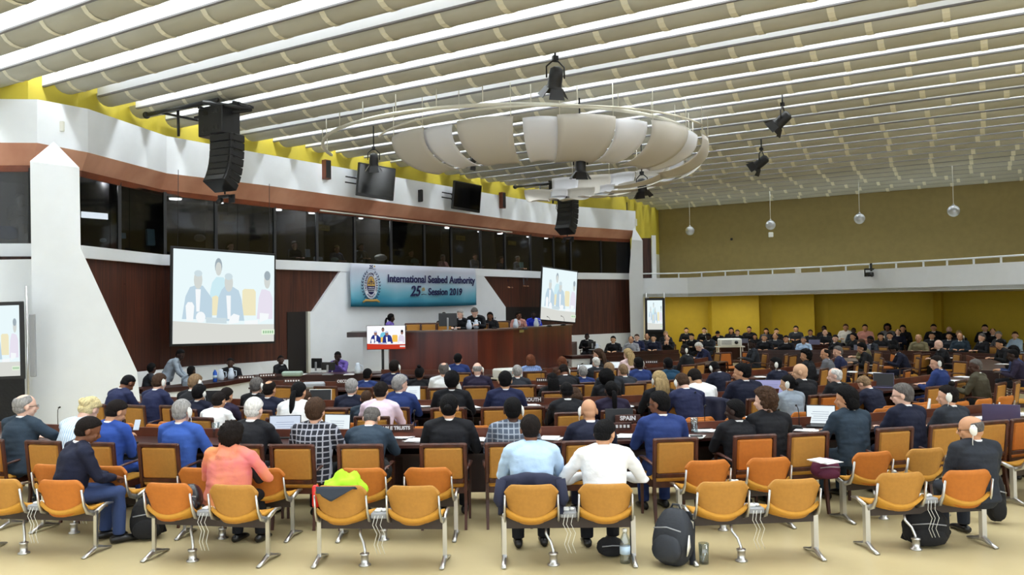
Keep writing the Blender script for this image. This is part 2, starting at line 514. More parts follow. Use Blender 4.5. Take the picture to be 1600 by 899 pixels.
rail = empty('balcony_railing', (0, 0, 0), 0, 'thin white metal railing along the top of the curved balcony', 'railing')
tr = MB(); tr.tube([A + Vector((0, .06, t + .2)) for A, t, b in q], .03, 8); tr.build('top_rail', WHITE, rail)
acc = 0
for k, px in enumerate([1025, 1062, 1098, 1135, 1171, 1209, 1247, 1285, 1324, 1362, 1403, 1446, 1483, 1525, 1568]):
    z = interp([a for a, _ in BP], [b for _, b in BP], px); t = interp([a for a, _ in BP], BT, px)
    c = zpt(px, z); h = CH + (hor(px) - t) * z / FOC
    p = MB(); p.box((c.x, c.y + .06, h + .1), (.05, .05, .22)); p.build('post', WHITE, rail)
for px_, z_, e_ in ((1062, 37.6, 16), (1150, 36.5, 16), (1235, 35.0, 15), (1330, 32.8, 6)):
    c = zpt(px_, z_)
    l = bpy.data.lights.new('balcony_downlight', 'AREA'); l.shape = 'DISK'; l.size = .35; l.energy = e_; l.color = (1, .95, .82)
    o = bpy.data.objects.new('balcony_downlight', l); COL.objects.link(o); o.location = (c.x, c.y, 2.7)
# left buttress column and right column
def col_shape(name, pts, Z, depth):
    mb = MB(); mb.prism([at(x, y, Z) for x, y in pts], (-.1, depth, 0)); return struct(name, mb, WHITE, fix=True)
c = MB(); Zc = 16.3
pts = [at(x, y, Zc) for x, y in [(47, 252), (49, 420), (53, 700), (212, 690), (224, 640), (214, 580), (126, 388), (124, 262)]]
for p in pts:
    if p.z < 0.6: p.z = 0.0
c.prism(pts, (-.5, .95, 0))
ap = at(84, 221, 16.75)
tp = [pts[0], pts[7], pts[7] + Vector((-.5, .95, 0)), pts[0] + Vector((-.5, .95, 0))]
c.add(tp + [ap], [[0, 1, 4], [1, 2, 4], [2, 3, 4], [3, 0, 4]])
struct('column_left', c, WHITE, fix=True)
c = MB(); Zc = 36.0
pts = [at(x, y, Zc) for x, y in [(987, 375), (983, 430), (986, 560), (1006, 560), (1004, 376)]]
for p in pts:
    if p.z < 0.9: p.z = 0.0
c.prism(pts, (.13, .9, 0)); ap = at(990, 354, 36.4)
tp = [pts[0], pts[4], pts[4] + Vector((.13, .9, 0)), pts[0] + Vector((.13, .9, 0))]
c.add(tp + [ap], [[0, 1, 4], [1, 2, 4], [2, 3, 4], [3, 0, 4]])
struct('column_right', c, WHITE, fix=True)
# white wall left of the buttress
mb = MB(); a = at(-90, 500, 17.0); b = at(56, 500, 17.0); mb.box(((a.x + b.x) / 2, 17.05, 1.75), (b.x - a.x, .1, 3.5)); struct('wall_corner', mb, WHITE)

# ------------------------------------------------------------------ ceiling of barrel baffles and lit fins
LD = Vector((-.8516, .5244, 0)); LN = Vector((.5244, .8516, 0)); HC = 7.26; PER = 1.14
ceil = empty('ceiling', (0, 0, 0)); ceil['kind'] = 'structure'
sf = MB(); sf.box((4, 20, 8.02), (44, 50, .06)); sf.build('ceiling_slab', SOFFIT, ceil)
def tleft(n):
    # t where the line meets the front wall
    best = None
    P0 = LN * n
    pts = [Vector((-12.9, -3, 0)), Vector((-12.9, 17.0, 0))] + [wcol(p) - WN * .05 for p in (47, 126, 250, 870, 985)] + [FA]
    for A, B in zip(pts[:-1], pts[1:]):
        d = B - A; den = LD.x * d.y - LD.y * d.x
        if abs(den) < 1e-6: continue
        w_ = A - P0
        t = (w_.x * d.y - w_.y * d.x) / den; s = (w_.x * LD.y - w_.y * LD.x) / den
        if -0.02 <= s <= 1.02 and t > 0 or (-0.02 <= s <= 1.02): best = t if best is None else max(best, t)
    return best
dim = {0: 1}
rr = random.Random(3)
k = 0
n = 8.26 - PER * 8
NN = []
while n < 39.2:
    tl = tleft(n - .3) 
    if tl is None: tl = 14
    tr_ = (LN * n).x; tr_ = -(21.6 - (LN * n).x) / .8516
    # far right corner clipped by far wall
    NN.append((n, tl - .02, tr_)); n += PER
for i, (n, tl, tr_) in enumerate(NN):
    L = tl - tr_
    # tube: chord from n-.66 to n, sagging .17
    T = MB(); cs = []
    half = .30; sag = .24; seg = 8
    for j in range(seg + 1):
        a = -PI / 2 + PI * j / seg
        cs.append((n - half + half * math.sin(a), HC - .12 + sag - sag * math.cos(a)))
    mid = tr_ - .0
    vs = []; nm = 2
    for t in (tr_, tl):
        for (u, z) in cs: vs.append(LN * u + LD * t + Vector((0, 0, z)))
    fs = [[j, j + 1, seg + 2 + j, seg + 1 + j] for j in range(seg)]
    T.add(vs, fs, True)
    T.build('barrel_baffle', PANELB, ceil)
    RB = MB(); off = rr.random() * 1.2
    t = tl - off - .35
    while t > tr_:
        pts = [LN * u + LD * t + Vector((0, 0, z - .012)) for (u, z) in cs]
        for a, b in zip(pts[:-1], pts[1:]):
            RB.add([a - LD * .06, b - LD * .06, b + LD * .06, a + LD * .06], [[0, 1, 2, 3]], True)
        t -= 1.22
    RB.build('baffle_rib', RIB, ceil)
    F = MB(); u = n + .40
    A = LN * u + LD * tl; B = LN * u + LD * tr_
    F.prism([A + Vector((0, 0, HC)), B + Vector((0, 0, HC)), B + Vector((0, 0, HC + .62)), A + Vector((0, 0, HC + .62))], LN * .03)
    F.build('white_fin', FIN, ceil)
    E = MB(); E.prism([A + Vector((0, 0, HC - .03)), B + Vector((0, 0, HC - .03)), B + Vector((0, 0, HC)), A + Vector((0, 0, HC))], LN * .06)
    E.build('fin_edge', FINE, ceil)
    # the fluorescent run above the gap
    br = 1.0
    if i in (5,): br = .9
    if rr.random() < .25: br = .3
    br *= 1.25 - .022 * n * 1.0
    for (f0, f1, fb) in ((0, .5, 1.0), (.5, 1, .8)):
        l = bpy.data.lights.new('fluorescent_or_fill_run', 'AREA'); l.shape = 'RECTANGLE'; l.size = L * (f1 - f0) - .4; l.size_y = .1
        l.energy = LAMP * br * fb * L * (f1 - f0) / 30; l.color = (.9, .96, 1.0)
        o = bpy.data.objects.new('fluorescent_or_fill_run', l); COL.objects.link(o)
        m_ = LN * (n + .2) + LD * (tl - (f0 + f1) / 2 * L)
        X = LD; Z = Vector((0, 0, 1)); Y = Z.cross(X)
        o.matrix_world = Matrix.Translation(m_ + Vector((0, 0, HC + .55))) @ Matrix((X, Y, Z)).transposed().to_4x4()

    l = bpy.data.lights.new('fluorescent_or_fill_run', 'AREA'); l.shape = 'RECTANGLE'; l.size = L - .4; l.size_y = .05  # extra run added behind the fin to brighten the next baffle's near side
    l.energy = LAMP * (.32 if rr.random() < .3 else rr.uniform(.05, .16)) * L / 30; l.color = (.92, .98, 1.0)
    o = bpy.data.objects.new('fluorescent_or_fill_run', l); COL.objects.link(o)
    m_ = LN * (n + .475) + LD * (tl - .5 * L)
    o.matrix_world = Matrix.Translation(m_ + Vector((0, 0, HC + .3))) @ Matrix((LD, Vector((0, 0, 1)).cross(LD), Vector((0, 0, 1)))).transposed().to_4x4()
# ------------------------------------------------------------------ people: body templates
def head_parts(mb, H):
    """skull, jaw, nose, ears in head space (origin at the top of the neck), H = matrix head->person"""
    R3 = H.to_3x3(); o = H.translation
    P = lambda x, y, z: H @ Vector((x, y, z))
    mb.ball(P(0, -.004, .135), (.074, .096, .094), 22, 15, R3)
    mb.ball(P(0, .036, .062), (.056, .056, .066), 16, 11, R3)
    mb.ball(P(0, -.034, .082), (.06, .056, .062), 16, 11, R3)
    mb.ball(P(0, .05, .022), (.034, .036, .026), 12, 8, R3)
    mb.ball(P(0, .074, .128), (.05, .02, .022), 12, 8, R3)
    mb.tube([P(0, .088, .125), P(0, .112, .085), P(0, .098, .072)], [.008, .017, .013], 8)
    for s in (-1, 1):
        mb.ball(P(s * .079, -.004, .1), (.011, .022, .034), 10, 8, R3)
        mb.ball(P(s * .034, .068, .084), (.022, .022, .026), 10, 8, R3)
    mb.ball(P(0, .092, .05), (.024, .013, .01), 10, 6, R3)

def hand(mb, w, d, up, s, curl=.5):
    """w wrist point, d forward, up = back of the hand, s=+1 right hand"""
    d = d.normalized(); sd = d.cross(up).normalized(); up = sd.cross(d).normalized()
    p = w + d * .05
    mb.tube([w - d * .02, w + d * .02, w + d * .06, w + d * .095], [(.026, .02), (.034, .019), (.041, .017), (.038, .013)], 10, up=sd)
    for k in range(4):
        off = (-.031 + .0207 * k)
        L = (.06, .072, .068, .052)[k if s > 0 else 3 - k] * 1.0
        a = w + d * .088 + sd * off
        b = a + (d * math.cos(curl * .6) - up * math.sin(curl * .6)) * L * .5
        c = b + (d * math.cos(curl * 1.5) - up * math.sin(curl * 1.5)) * L * .5
        mb.tube([a, b, c], [.0105, .0098, .0085], 6)
    th = -sd * s
    a = w + d * .03 + th * .028
    b = a + d * .035 + th * .026 - up * .006; c = b + d * .03 + th * .004
    mb.tube([w + d * .012 + th * .012, a, b, c], [.013, .0135, .0115, .009], 6)

POSES = {
 # lean (deg), head pitch down, head yaw (+left), arms, spine side
 'up': (6, 6, 0, 'desk'), 'lean': (20, 16, 0, 'desk'), 'bow': (27, 42, 0, 'desk'), 'left': (12, 8, 42, 'desk'), 'right': (12, 8, -42, 'desk'),
 'lap': (2, 10, 0, 'lap'), 'elbows': (16, 22, -32, 'elbows'), 'face': (20, 16, 0, 'face'), 'reach': (12, 4, -25, 'reach'), 'phone': (10, 30, -20, 'phone'),
 'turnl': (6, 10, 60, 'phone'), 'stand': (38, 30, -35, 'stand'), 'upl': (6, 4, 28, 'lap'), 'crouch': (15, 26, -12, 'knees'),
}
TPL = {}
def pose_frame(pose):
    lean, hp, hy, arms = POSES[pose]
    lift = .42 if pose == 'stand' else 0
    base = Vector((0, 0, .47 + lift))
    pts = []; p = base.copy(); N = 12; L = .585
    for i in range(N + 1):
        a = R(lean) * (.35 + .9 * i / N)
        pts.append((p.copy(), a))
        p = p + Vector((0, math.sin(a), math.cos(a))) * (L / N)
    return pts, base, lean, hp, hy, arms
def person_template(pose):
    if pose in TPL: return TPL[pose]
    pts, base, lean, hp, hy, arms = pose_frame(pose)
    def S(s):
        i = min(int(s * 12), 11); t = s * 12 - i
        return pts[i][0].lerp(pts[i + 1][0], t), pts[i][1] * (1 - t) + pts[i + 1][1] * t
    rings = [(0, .165, .12), (.1, .18, .135), (.3, .172, .13), (.5, .176, .13), (.68, .19, .132), (.8, .198, .124), (.88, .165, .1), (.95, .09, .072), (1.0, .06, .06)]
    nb, na = S(1.0)
    neckdir = Vector((0, math.sin(na * .7), math.cos(na * .7)))
    ho = nb + neckdir * .012
    Hm = Matrix.Translation(ho) @ Matrix.Rotation(R(hy), 4, 'Z') @ Matrix.Rotation(-R(hp), 4, 'X') @ Matrix.Scale(1.1, 4)
    def torso(mb, g):
        P, rr_ = [], []
        for s, a, b in rings:
            if g and s > .97: a, b = .068, .068
            P.append(S(s)[0]); rr_.append((a + g, b + g))
        mb.tube(P, rr_, 22, up=(1, 0, 0))
        for sx in (-1, 1):   # trapezius and shoulder
            sh, _ = S(.875); sh = sh + Vector((sx * .186, 0, 0))
            mb.tube([S(.98)[0] + Vector((sx * .03, -.01, 0)), S(.935)[0] + Vector((sx * .1, -.005, 0)), sh], [.048 + g, .056 + g, .058 + g], 12)
            mb.ball(sh, .06 + g, 12, 9)
    arm = {}
    for sx in (-1, 1):
        sh, sa = S(.865); sh = sh + Vector((sx * .2, 0, -.01))
        if arms == 'desk': el = Vector((sx * .27, sh.y + .1, max(.73, sh.z - .27))); wr = Vector((sx * .13, el.y + .21, .785))
        elif arms == 'lap': el = Vector((sx * .255, sh.y + .03, sh.z - .28)); wr = Vector((sx * .09, el.y + .22, .6))
        elif arms == 'elbows': el = Vector((sx * .36, sh.y + .07, sh.z - .25)); wr = Vector((sx * .15, el.y + .2, .72))
        elif arms == 'face': el = Vector((sx * .22, sh.y + .16, sh.z - .2)); wr = Vector((sx * .05, el.y + .06, el.z + .2))
        elif arms == 'reach' and sx > 0: el = Vector((.33, sh.y + .16, sh.z - .16)); wr = Vector((.47, el.y + .22, .82))
        elif arms == 'reach': el = Vector((sx * .27, sh.y + .08, .75)); wr = Vector((sx * .13, el.y + .2, .785))
        elif arms == 'phone': el = Vector((sx * .23, sh.y + .07, sh.z - .27)); wr = Vector((sx * .05, el.y + .2, .86))
        elif arms == 'stand': el = Vector((sx * .25, sh.y + .1, sh.z - .25)); wr = Vector((sx * .16, el.y + .16, el.z - .16))
        elif arms == 'knees': el = Vector((sx * .22, sh.y + .1, sh.z - .25)); wr = Vector((sx * .07, el.y + .2, .66))
        arm[sx] = (sh, el, wr)
    legs = {}
    for sx in (-1, 1):
        if pose == 'stand': legs[sx] = [Vector((sx * .09, -.02, .92)), Vector((sx * .1, .03, .5)), Vector((sx * .1, -.02, .09))]
        else: legs[sx] = [Vector((sx * .09, .0, .535)), Vector((sx * .12, .41, .52)), Vector((sx * .12, .37 + (.04 if sx > 0 else 0), .1))]
    b = MB(); torso(b, -.012)
    b.tube([S(.93)[0], nb, ho + Vector((0, 0, .02)), Hm @ Vector((0, -.008, .09))], [.075, .064, .06, .06], 14)
    head_parts(b, Hm)
    for sx in (-1, 1):
        sh, el, wr = arm[sx]
        b.tube([sh, sh.lerp(el, .5), el, el.lerp(wr, .3), wr], [.047, .043, .036, .038, .024], 12)
        hand(b, wr, (wr - el) + Vector((-sx * .1, .1, -.05 if arms != 'face' else .3)), Vector((0, 0, 1)) if arms != 'face' else Vector((0, 1, 0)), sx, .5 if arms in ('desk', 'reach') else .9)
        h, kn, an = legs[sx]
        b.tube([h, h.lerp(kn, .5), kn, kn.lerp(an, .35), an], [.08, .072, .05, .052, .034], 12)
        b.tube([an + Vector((0, -.05, -.05)), an + Vector((0, .05, -.055)), an + Vector((0, .16, -.065))], [(.03, .03), (.036, .03), (.03, .02)], 10, up=(1, 0, 0))
    body = remesh(b.mesh('person_body'), .0092, 1)
    inv = Hm.inverted()
    for p in body.polygons:
        c = inv @ p.center
        if c.y > .05 and .0 < c.z < .16:
            if (abs(abs(c.x) - .031) < .013 and abs(c.z - .112) < .0065) : p.material_index = 1
            elif (abs(abs(c.x) - .031) < .018 and abs(c.z - .129) < .0045): p.material_index = 1
            elif abs(c.x) < .022 and abs(c.z - .05) < .006 and c.y > .08: p.material_index = 2
    top = MB(); torso(top, .014)
    hp0 = S(0)[0]
    top.tube([hp0 + Vector((0, -.005, .06)), hp0 + Vector((0, -.01, -.03))], [(.192, .145), (.2, .152)], 20, up=(1, 0, 0))
    for sx in (-1, 1):
        sh, el, wr = arm[sx]
        w2 = wr.lerp(el, .06)
        top.tube([sh, sh.lerp(el, .5), el, el.lerp(w2, .35), w2], [.064, .06, .053, .053, .039], 12)
    tm = top.mesh('t')
    tm = remesh(tm, .013, 2)
    for v in tm.vertices:
        q = v.co * 9
        n_ = noise.noise(q) * .011 + noise.noise(v.co * Vector((6, 6, 22)) if False else Vector((v.co.x * 8, v.co.y * 8, v.co.z * 24))) * .007
        v.co += v.normal * n_
    st = MB(); torso(st, .012)
    for sx in (-1, 1):
        sh, el, wr = arm[sx]; w2 = sh.lerp(el, .62)
        st.tube([sh, sh.lerp(w2, .5), w2], [.062, .06, .062], 12)
    shm = remesh(st.mesh('t'), .013, 2)
    tr = MB()
    tr.tube([hp0 + Vector((0, 0, .1)), hp0 + Vector((0, -.01, .0)), hp0 + Vector((0, 0, -.01))], [(.172, .13), (.182, .142), (.17, .13)], 18, up=(1, 0, 0))
    for sx in (-1, 1):
        h, kn, an = legs[sx]
        tr.tube([h, h.lerp(kn, .5), kn, kn.lerp(an, .4), an + Vector((0, 0, -.01))], [.096, .088, .07, .066, .058], 12)
        tr.ball(kn, .069, 10, 8)
    tr = remesh(tr.mesh('t'), .016, 2)
    sh_ = MB()
    for sx in (-1, 1):
        an = legs[sx][2]
        sh_.tube([an + Vector((0, -.075, -.055)), an + Vector((0, -.02, -.05)), an + Vector((0, .07, -.055)), an + Vector((0, .17, -.07)), an + Vector((0, .2, -.078))],
                 [(.03, .034), (.04, .045), (.046, .036), (.044, .026), (.026, .015)], 12, up=(1, 0, 0))
    shoes = sh_.mesh('shoes')
    # shirt collar ring in neck space
    c = MB(); ax = neckdir
    cc = nb + ax * .007
    c.tube([cc - ax * .022, cc - ax * .01, cc + ax * .012, cc + ax * .01, cc - ax * .02], [.076, .078, .073, .067, .07], 18, cap=False, up=(1, 0, 0))
    collar = c.mesh('collar')
    for m_, nslot in ((body, 3), (tm, 1), (shm, 1), (tr, 1), (shoes, 1), (collar, 1)):
        m_.materials.clear()
        for _ in range(nslot): m_.materials.append(None)
    crown = Hm @ Vector((0, -.01, .24))
    TPL[pose] = dict(body=body, top=tm, short=shm, trousers=tr, shoes=shoes, collar=collar, H=Hm, crown=crown, nb=nb, wr=arm[1][2], na=na)
    return TPL[pose]

# ------------------------------------------------------------------ hair
HL = {'front': None}
def hairline(a):  # a = 0 front .. 180 back -> elevation of the hair edge
    xs = [0, 35, 60, 80, 95, 110, 130, 150, 180]; ys = [32, 30, 18, 2, -8, -28, -46, -54, -58]
    return interp(xs, ys, a)
HAIR = {}
def smooth(x): x = max(0, min(1, x)); return x * x * (3 - 2 * x)
def hair_mesh(style):
    if style in HAIR: return HAIR[style]
    t0 = dict(short=.013, crop=.006, thick=.024, bald=.006, balding=.011, curly=.032, afro=.065, tousled=.04, long=.022, blonde=.024, bun=.012, pony=.012, bob=.028, updo=.02, cap=.02, topbun=.012).get(style, .012)
    mb = MB()
    def fn(d, v):
        el = math.degrees(math.asin(max(-1, min(1, d.z)))); az = abs(math.degrees(math.atan2(d.x, d.y)))
        e = el - hairline(az)
        m = smooth((e + 3) / 12)
        if style in ('long', 'bob', 'blonde', 'curly', 'afro', 'tousled') and az > 75: m = max(m, smooth((el + 75) / 20) * smooth((az - 70) / 25))
        if style == 'bald':
            m *= smooth((30 - el) / 18) * smooth((az - 75) / 20) 
        if style == 'balding':
            crown = Vector((0, -.35, .94)); m *= smooth((d.angle(crown) * 57.3 - 28) / 14)
            if az < 60: m *= .3
        tt = t0
        if style in ('curly', 'afro', 'thick', 'updo', 'bob', 'tousled'):
            amp = {'tousled': .016, 'curly': .012, 'afro': .01, 'thick': .006, 'updo': .008, 'bob': .004}[style]
            tt += amp * noise.noise(d * (9 if style == 'curly' else 12)) + amp * .7 * noise.noise(d * 22)
        else: tt += .0025 * noise.noise(d * 9)
        r = (tt + .008) * m - .008
        return v + d * r
    mb.ball((0, -.004, .135), (.074, .096, .094), 40, 26, None, fn)
    if style != 'bald':
        k_ = min(t0, .03)
        mb.ball((0, -.038, .088), (.06 + k_ * .8, .056 + k_ * .8, .058 + k_ * .3), 24, 14)
    else: mb.ball((0, -.038, .09), (.063, .056, .03), 24, 14)
    if style in ('long', 'blonde'):
        mb.tube([(0, -.06, .17), (0, -.095, .1), (0, -.1, .0), (0, -.1, -.1), (0, -.1, -.19), (0, -.1, -.22)], [(.07, .04), (.092, .045), (.1, .042), (.1, .036), (.075, .028), (.03, .01)], 18, up=(1, 0, 0))
    if style == 'bob':
        mb.tube([(0, -.04, .16), (0, -.05, .09), (0, -.055, .03), (0, -.055, .0)], [(.085, .06), (.104, .068), (.106, .062), (.09, .045)], 18, up=(1, 0, 0))
    if style == 'curly':
        rnd = random.Random(5)
        for k in range(60):
            a = rnd.uniform(-1.7, 1.7); z = rnd.uniform(-.01, .22)
            rr_ = .098 * math.sqrt(max(.05, 1 - ((z - .12) / .14) ** 2))
            mb.ball((rr_ * math.sin(a), -rr_ * math.cos(a) - .008, z), rnd.uniform(.018, .028), 8, 6)
    if style == 'bun':
        mb.ball((0, -.118, .105), (.037, .032, .036), 14, 10, None, lambda d, v: v * (1 + .12 * noise.noise(d * 5)))
    if style == 'topbun':
        mb.ball((0, -.06, .245), (.034, .034, .03), 14, 10, None, lambda d, v: v * (1 + .12 * noise.noise(d * 5)))
    if style == 'updo':
        for p_, r_ in (((.02, -.1, .12), .045), ((-.025, -.1, .14), .04), ((0, -.085, .06), .036), ((.04, -.07, .17), .035)):
            mb.ball(p_, r_, 12, 9, None, lambda d, v: v * (1 + .15 * noise.noise(d * 4)))
    if style == 'pony':
        mb.tube([(0, -.09, .1), (0, -.13, .085), (0, -.145, .02), (0, -.14, -.08), (0, -.135, -.16), (0, -.13, -.2)], [.02, .028, .034, .032, .022, .006], 12)
        mb.mi = 0
    me = mb.mesh('hair_' + style); me.materials.append(None)
    HAIR[style] = me
    return me
def ear_mesh():
    if 'ear' in HAIR: return HAIR['ear']
    mb = MB()
    mb.ball((.094, -.006, .1), (.015, .03, .047), 12, 9)
    mb.tube([(.088, .008, .125), (.086, .0, .15), (.084, -.022, .152), (.088, -.036, .12), (.09, -.03, .09)], .0065, 6)
    mb.tube([(.092, .0, .075), (.1, .01, .04), (.095, .02, .0), (.09, .03, -.08)], .003, 5)
    me = mb.mesh('earpiece'); me.materials.append(WHITEP); HAIR['ear'] = me
    m2 = me.copy(); m2.name = 'earpiece_left'
    for v in m2.vertices: v.co.x *= -1
    m2.flip_normals(); HAIR['earl'] = m2
    ph = MB(); pts = [(.088 * math.sin(a), 0, .135 + .098 * math.cos(a)) for a in [R(x) for x in range(-95, 96, 10)]]
    ph.tube(pts, .006, 6); ph.ball((.094, 0, .1), (.016, .03, .034)); ph.ball((-.094, 0, .1), (.016, .03, .034))
    m3 = ph.mesh('headphones'); m3.materials.append(BLACKP); HAIR['ph'] = m3
    gl = MB()
    for s in (-1, 1):
        gl.tube([(s * .032 + .022 * math.cos(a), .102, .112 + .016 * math.sin(a)) for a in [2 * PI * k / 12 for k in range(13)]], .0022, 5, cap=False)
        gl.tube([(s * .054, .1, .114), (s * .082, .03, .113), (s * .083, -.01, .108)], .0022, 5)
    gl.tube([(-.01, .104, .114), (.01, .104, .114)], .002, 5)
    m4 = gl.mesh('glasses'); m4.materials.append(BLACKP); HAIR['gl'] = m4
    return me
ear_mesh()
SK = {'w': (224, 176, 150), 'p': (232, 190, 170), 't': (198, 148, 114), 'b': (120, 78, 56), 'd': (74, 48, 38), 'k': (52, 34, 28), 'a': (214, 170, 136)}
HC_ = {'k': (13, 12, 14), 'dk': (26, 20, 18), 'br': (66, 48, 36), 'lb': (132, 108, 82), 'bl': (212, 196, 148), 'g': (150, 148, 146), 'w': (222, 220, 216), 'dg': (96, 92, 90), 'r': (112, 66, 44), 'y': (170, 146, 104)}
TC = {'navy': (34, 40, 72), 'dnavy': (26, 30, 50), 'blk': (24, 25, 30), 'char': (44, 48, 56), 'slate': (46, 60, 74), 'royal': (44, 74, 150), 'blue': (40, 58, 112), 'bright': (58, 92, 172), 'grey': (104, 106, 112),
      'lgrey': (150, 152, 158), 'white': (240, 242, 244), 'lblue': (178, 204, 232), 'pink': (226, 206, 222), 'teal': (30, 66, 92), 'purple': (110, 90, 170), 'plum': (40, 34, 56), 'denim': (50, 66, 106),
      'greyshirt': (150, 162, 176), 'olive': (74, 70, 56), 'cobalt': (36, 56, 190), 'salmon': (206, 150, 140), 'rose': (222, 196, 198), 'brown': (84, 58, 46), 'camo': (120, 112, 84)}
def topmat(t):
    if t == 'plaid': return mat('plaid_shirt', (28, 30, 42), .85, rgb2=(168, 170, 182), scale=17, kind='check')
    if t == 'batik': return mat('grey_patterned_shirt', (76, 86, 102), .9, rgb2=(150, 158, 170), scale=18, kind='check')
    if t == 'bstripe': return mat('blue_striped_top', (40, 90, 190), .85, rgb2=(190, 214, 240), scale=14, kind='stripe')
    if t == 'lstripe': return mat('pale_striped_blouse', (176, 204, 230), .85, rgb2=(226, 236, 244), scale=12, kind='stripe')
    if t == 'floral': return mat('floral_black_dress', (34, 26, 34), .85, rgb2=(120, 60, 66), scale=18)
    return mat('cloth_' + t, TC[t], .82, var=.07, scale=5, bump=.35, bscale=16, spec=.25)
def skinmat(k): return mat('skin_' + k, SK[k], .5, var=.05, scale=8, spec=.35)
def hairmat(k): return mat('hair_' + k, HC_[k], .8, var=.25, scale=60, bump=.6, bscale=120, stretch=(1, 1, .3), spec=.15)
LIPS = {}
def share(me, name, m, parent, M=None):
    o = bpy.data.objects.new(name, me); COL.objects.link(o); o.parent = parent
    if M is not None: o.matrix_local = M
    ms = m if isinstance(m, (list, tuple)) else [m]
    for i, x in enumerate(ms):
        if i < len(o.material_slots): o.material_slots[i].link = 'OBJECT'; o.material_slots[i].material = x
    return o
EYE = mat('dark_eye', (30, 22, 20), .4)
def make_person(pose, top, hair, hc, skin, ear, label, group=None, collar=True, short=False, far=False, trous=None, glasses=False):
    T = person_template(pose)
    root = empty('person', label=label, cat='person', group=group)
    sm = skinmat(skin)
    lip = mat('lips_' + skin, tuple(int(x * .8) if i else min(255, int(x * 1.0)) for i, x in enumerate(SK[skin])), .5)
    share(T['body'], 'body', [sm, EYE, lip], root)
    tm = topmat(top)
    nm = 'suit_jacket' if top in ('navy', 'dnavy', 'blk', 'char', 'slate', 'royal', 'blue', 'bright', 'grey', 'lgrey', 'plum', 'olive') else 'shirt'
    if short: nm = 'short_sleeved_top'
    share(T['short' if short else 'top'], nm, tm, root)
    if trous is None: trous = top if top in ('navy', 'dnavy', 'blk', 'char', 'slate', 'blue', 'royal', 'grey') else 'blk'
    share(T['trousers'], 'trousers', topmat(trous), root)
    if not far: share(T['shoes'], 'shoes', BLACKP, root)
    if collar: share(T['collar'], 'shirt_collar', PAPER if nm == 'suit_jacket' else tm, root)
    if hair != 'none': share(hair_mesh(hair), 'hair', hairmat(hc), root, T['H'])
    if ear == 'r': share(HAIR['ear'], 'earpiece', WHITEP, root, T['H'])
    if ear == 'l': share(HAIR['earl'], 'earpiece', WHITEP, root, T['H'])
    if ear == 'h': share(HAIR['ph'], 'headphones', BLACKP, root, T['H'])
    if glasses: share(HAIR['gl'], 'glasses', BLACKP, root, T['H'])
    return root, T

# ------------------------------------------------------------------ wooden armchair
def make_armchair(seatm, backm):
    t = empty('wooden_armchair')
    a = MB(); a.box((0, 0, .455), (.47, .46, .07), bev=.03); a.build('seat', seatm, t)
    lean = Matrix.Rotation(R(7), 3, 'X')
    b = MB(); b.box((0, -.262, .695), (.405, .05, .345), lean, .018); b.build('backrest', backm, t)
    f = MB()
    f.box((0, -.287, .888), (.5, .038, .05), lean, .012)
    f.box((0, -.242, .505), (.42, .034, .05), lean, .008)
    for s in (-1, 1): f.box((s * .229, -.266, .69), (.042, .04, .43), lean, .01)
    f.build('back_frame', WOODC, t)
    f = MB(); f.box((0, .22, .405), (.44, .03, .07)); f.box((0, -.2, .405), (.44, .03, .07)); f.box((.222, .01, .405), (.03, .42, .07)); f.box((-.222, .01, .405), (.03, .42, .07))
    f.build('seat_frame', WOODC, t)
    for s in (-1, 1):
        l = MB(); l.tube([(s * .229, -.28, 0), (s * .229, -.232, .3), (s * .229, -.238, .48)], [(.018, .02), (.022, .026), (.021, .024)], 4, smooth=False, up=(1, 1, 0)); l.build('leg', WOODC, t)
        l = MB(); l.tube([(s * .24, .215, 0), (s * .24, .21, .42), (s * .245, .2, .64)], [(.017, .018), (.022, .024), (.018, .02)], 4, smooth=False, up=(1, 1, 0)); l.build('leg', WOODC, t)
        l = MB(); l.tube([(s * .248, .23, .63), (s * .258, .1, .655), (s * .255, -.1, .645), (s * .235, -.25, .62)], [(.026, .012), (.028, .014), (.022, .013), (.016, .012)], 8, up=(1, 0, 0)); l.build('armrest', WOODC, t)
    return t
CH_PROTO = {}
def armchair(x, y, rz, label, col='m', group=None):
    if col not in CH_PROTO:
        CH_PROTO[col] = make_armchair(MUST2 if col == 'm' else ORANGE, MUST if col == 'm' else ORANGE); o = CH_PROTO[col]
    else: o = dup(CH_PROTO[col])
    o.location = (x, y, 0); o.rotation_euler = (0, 0, rz)
    tag(o, ' '.join(label.split()[:16]), 'chair', group)
    return o

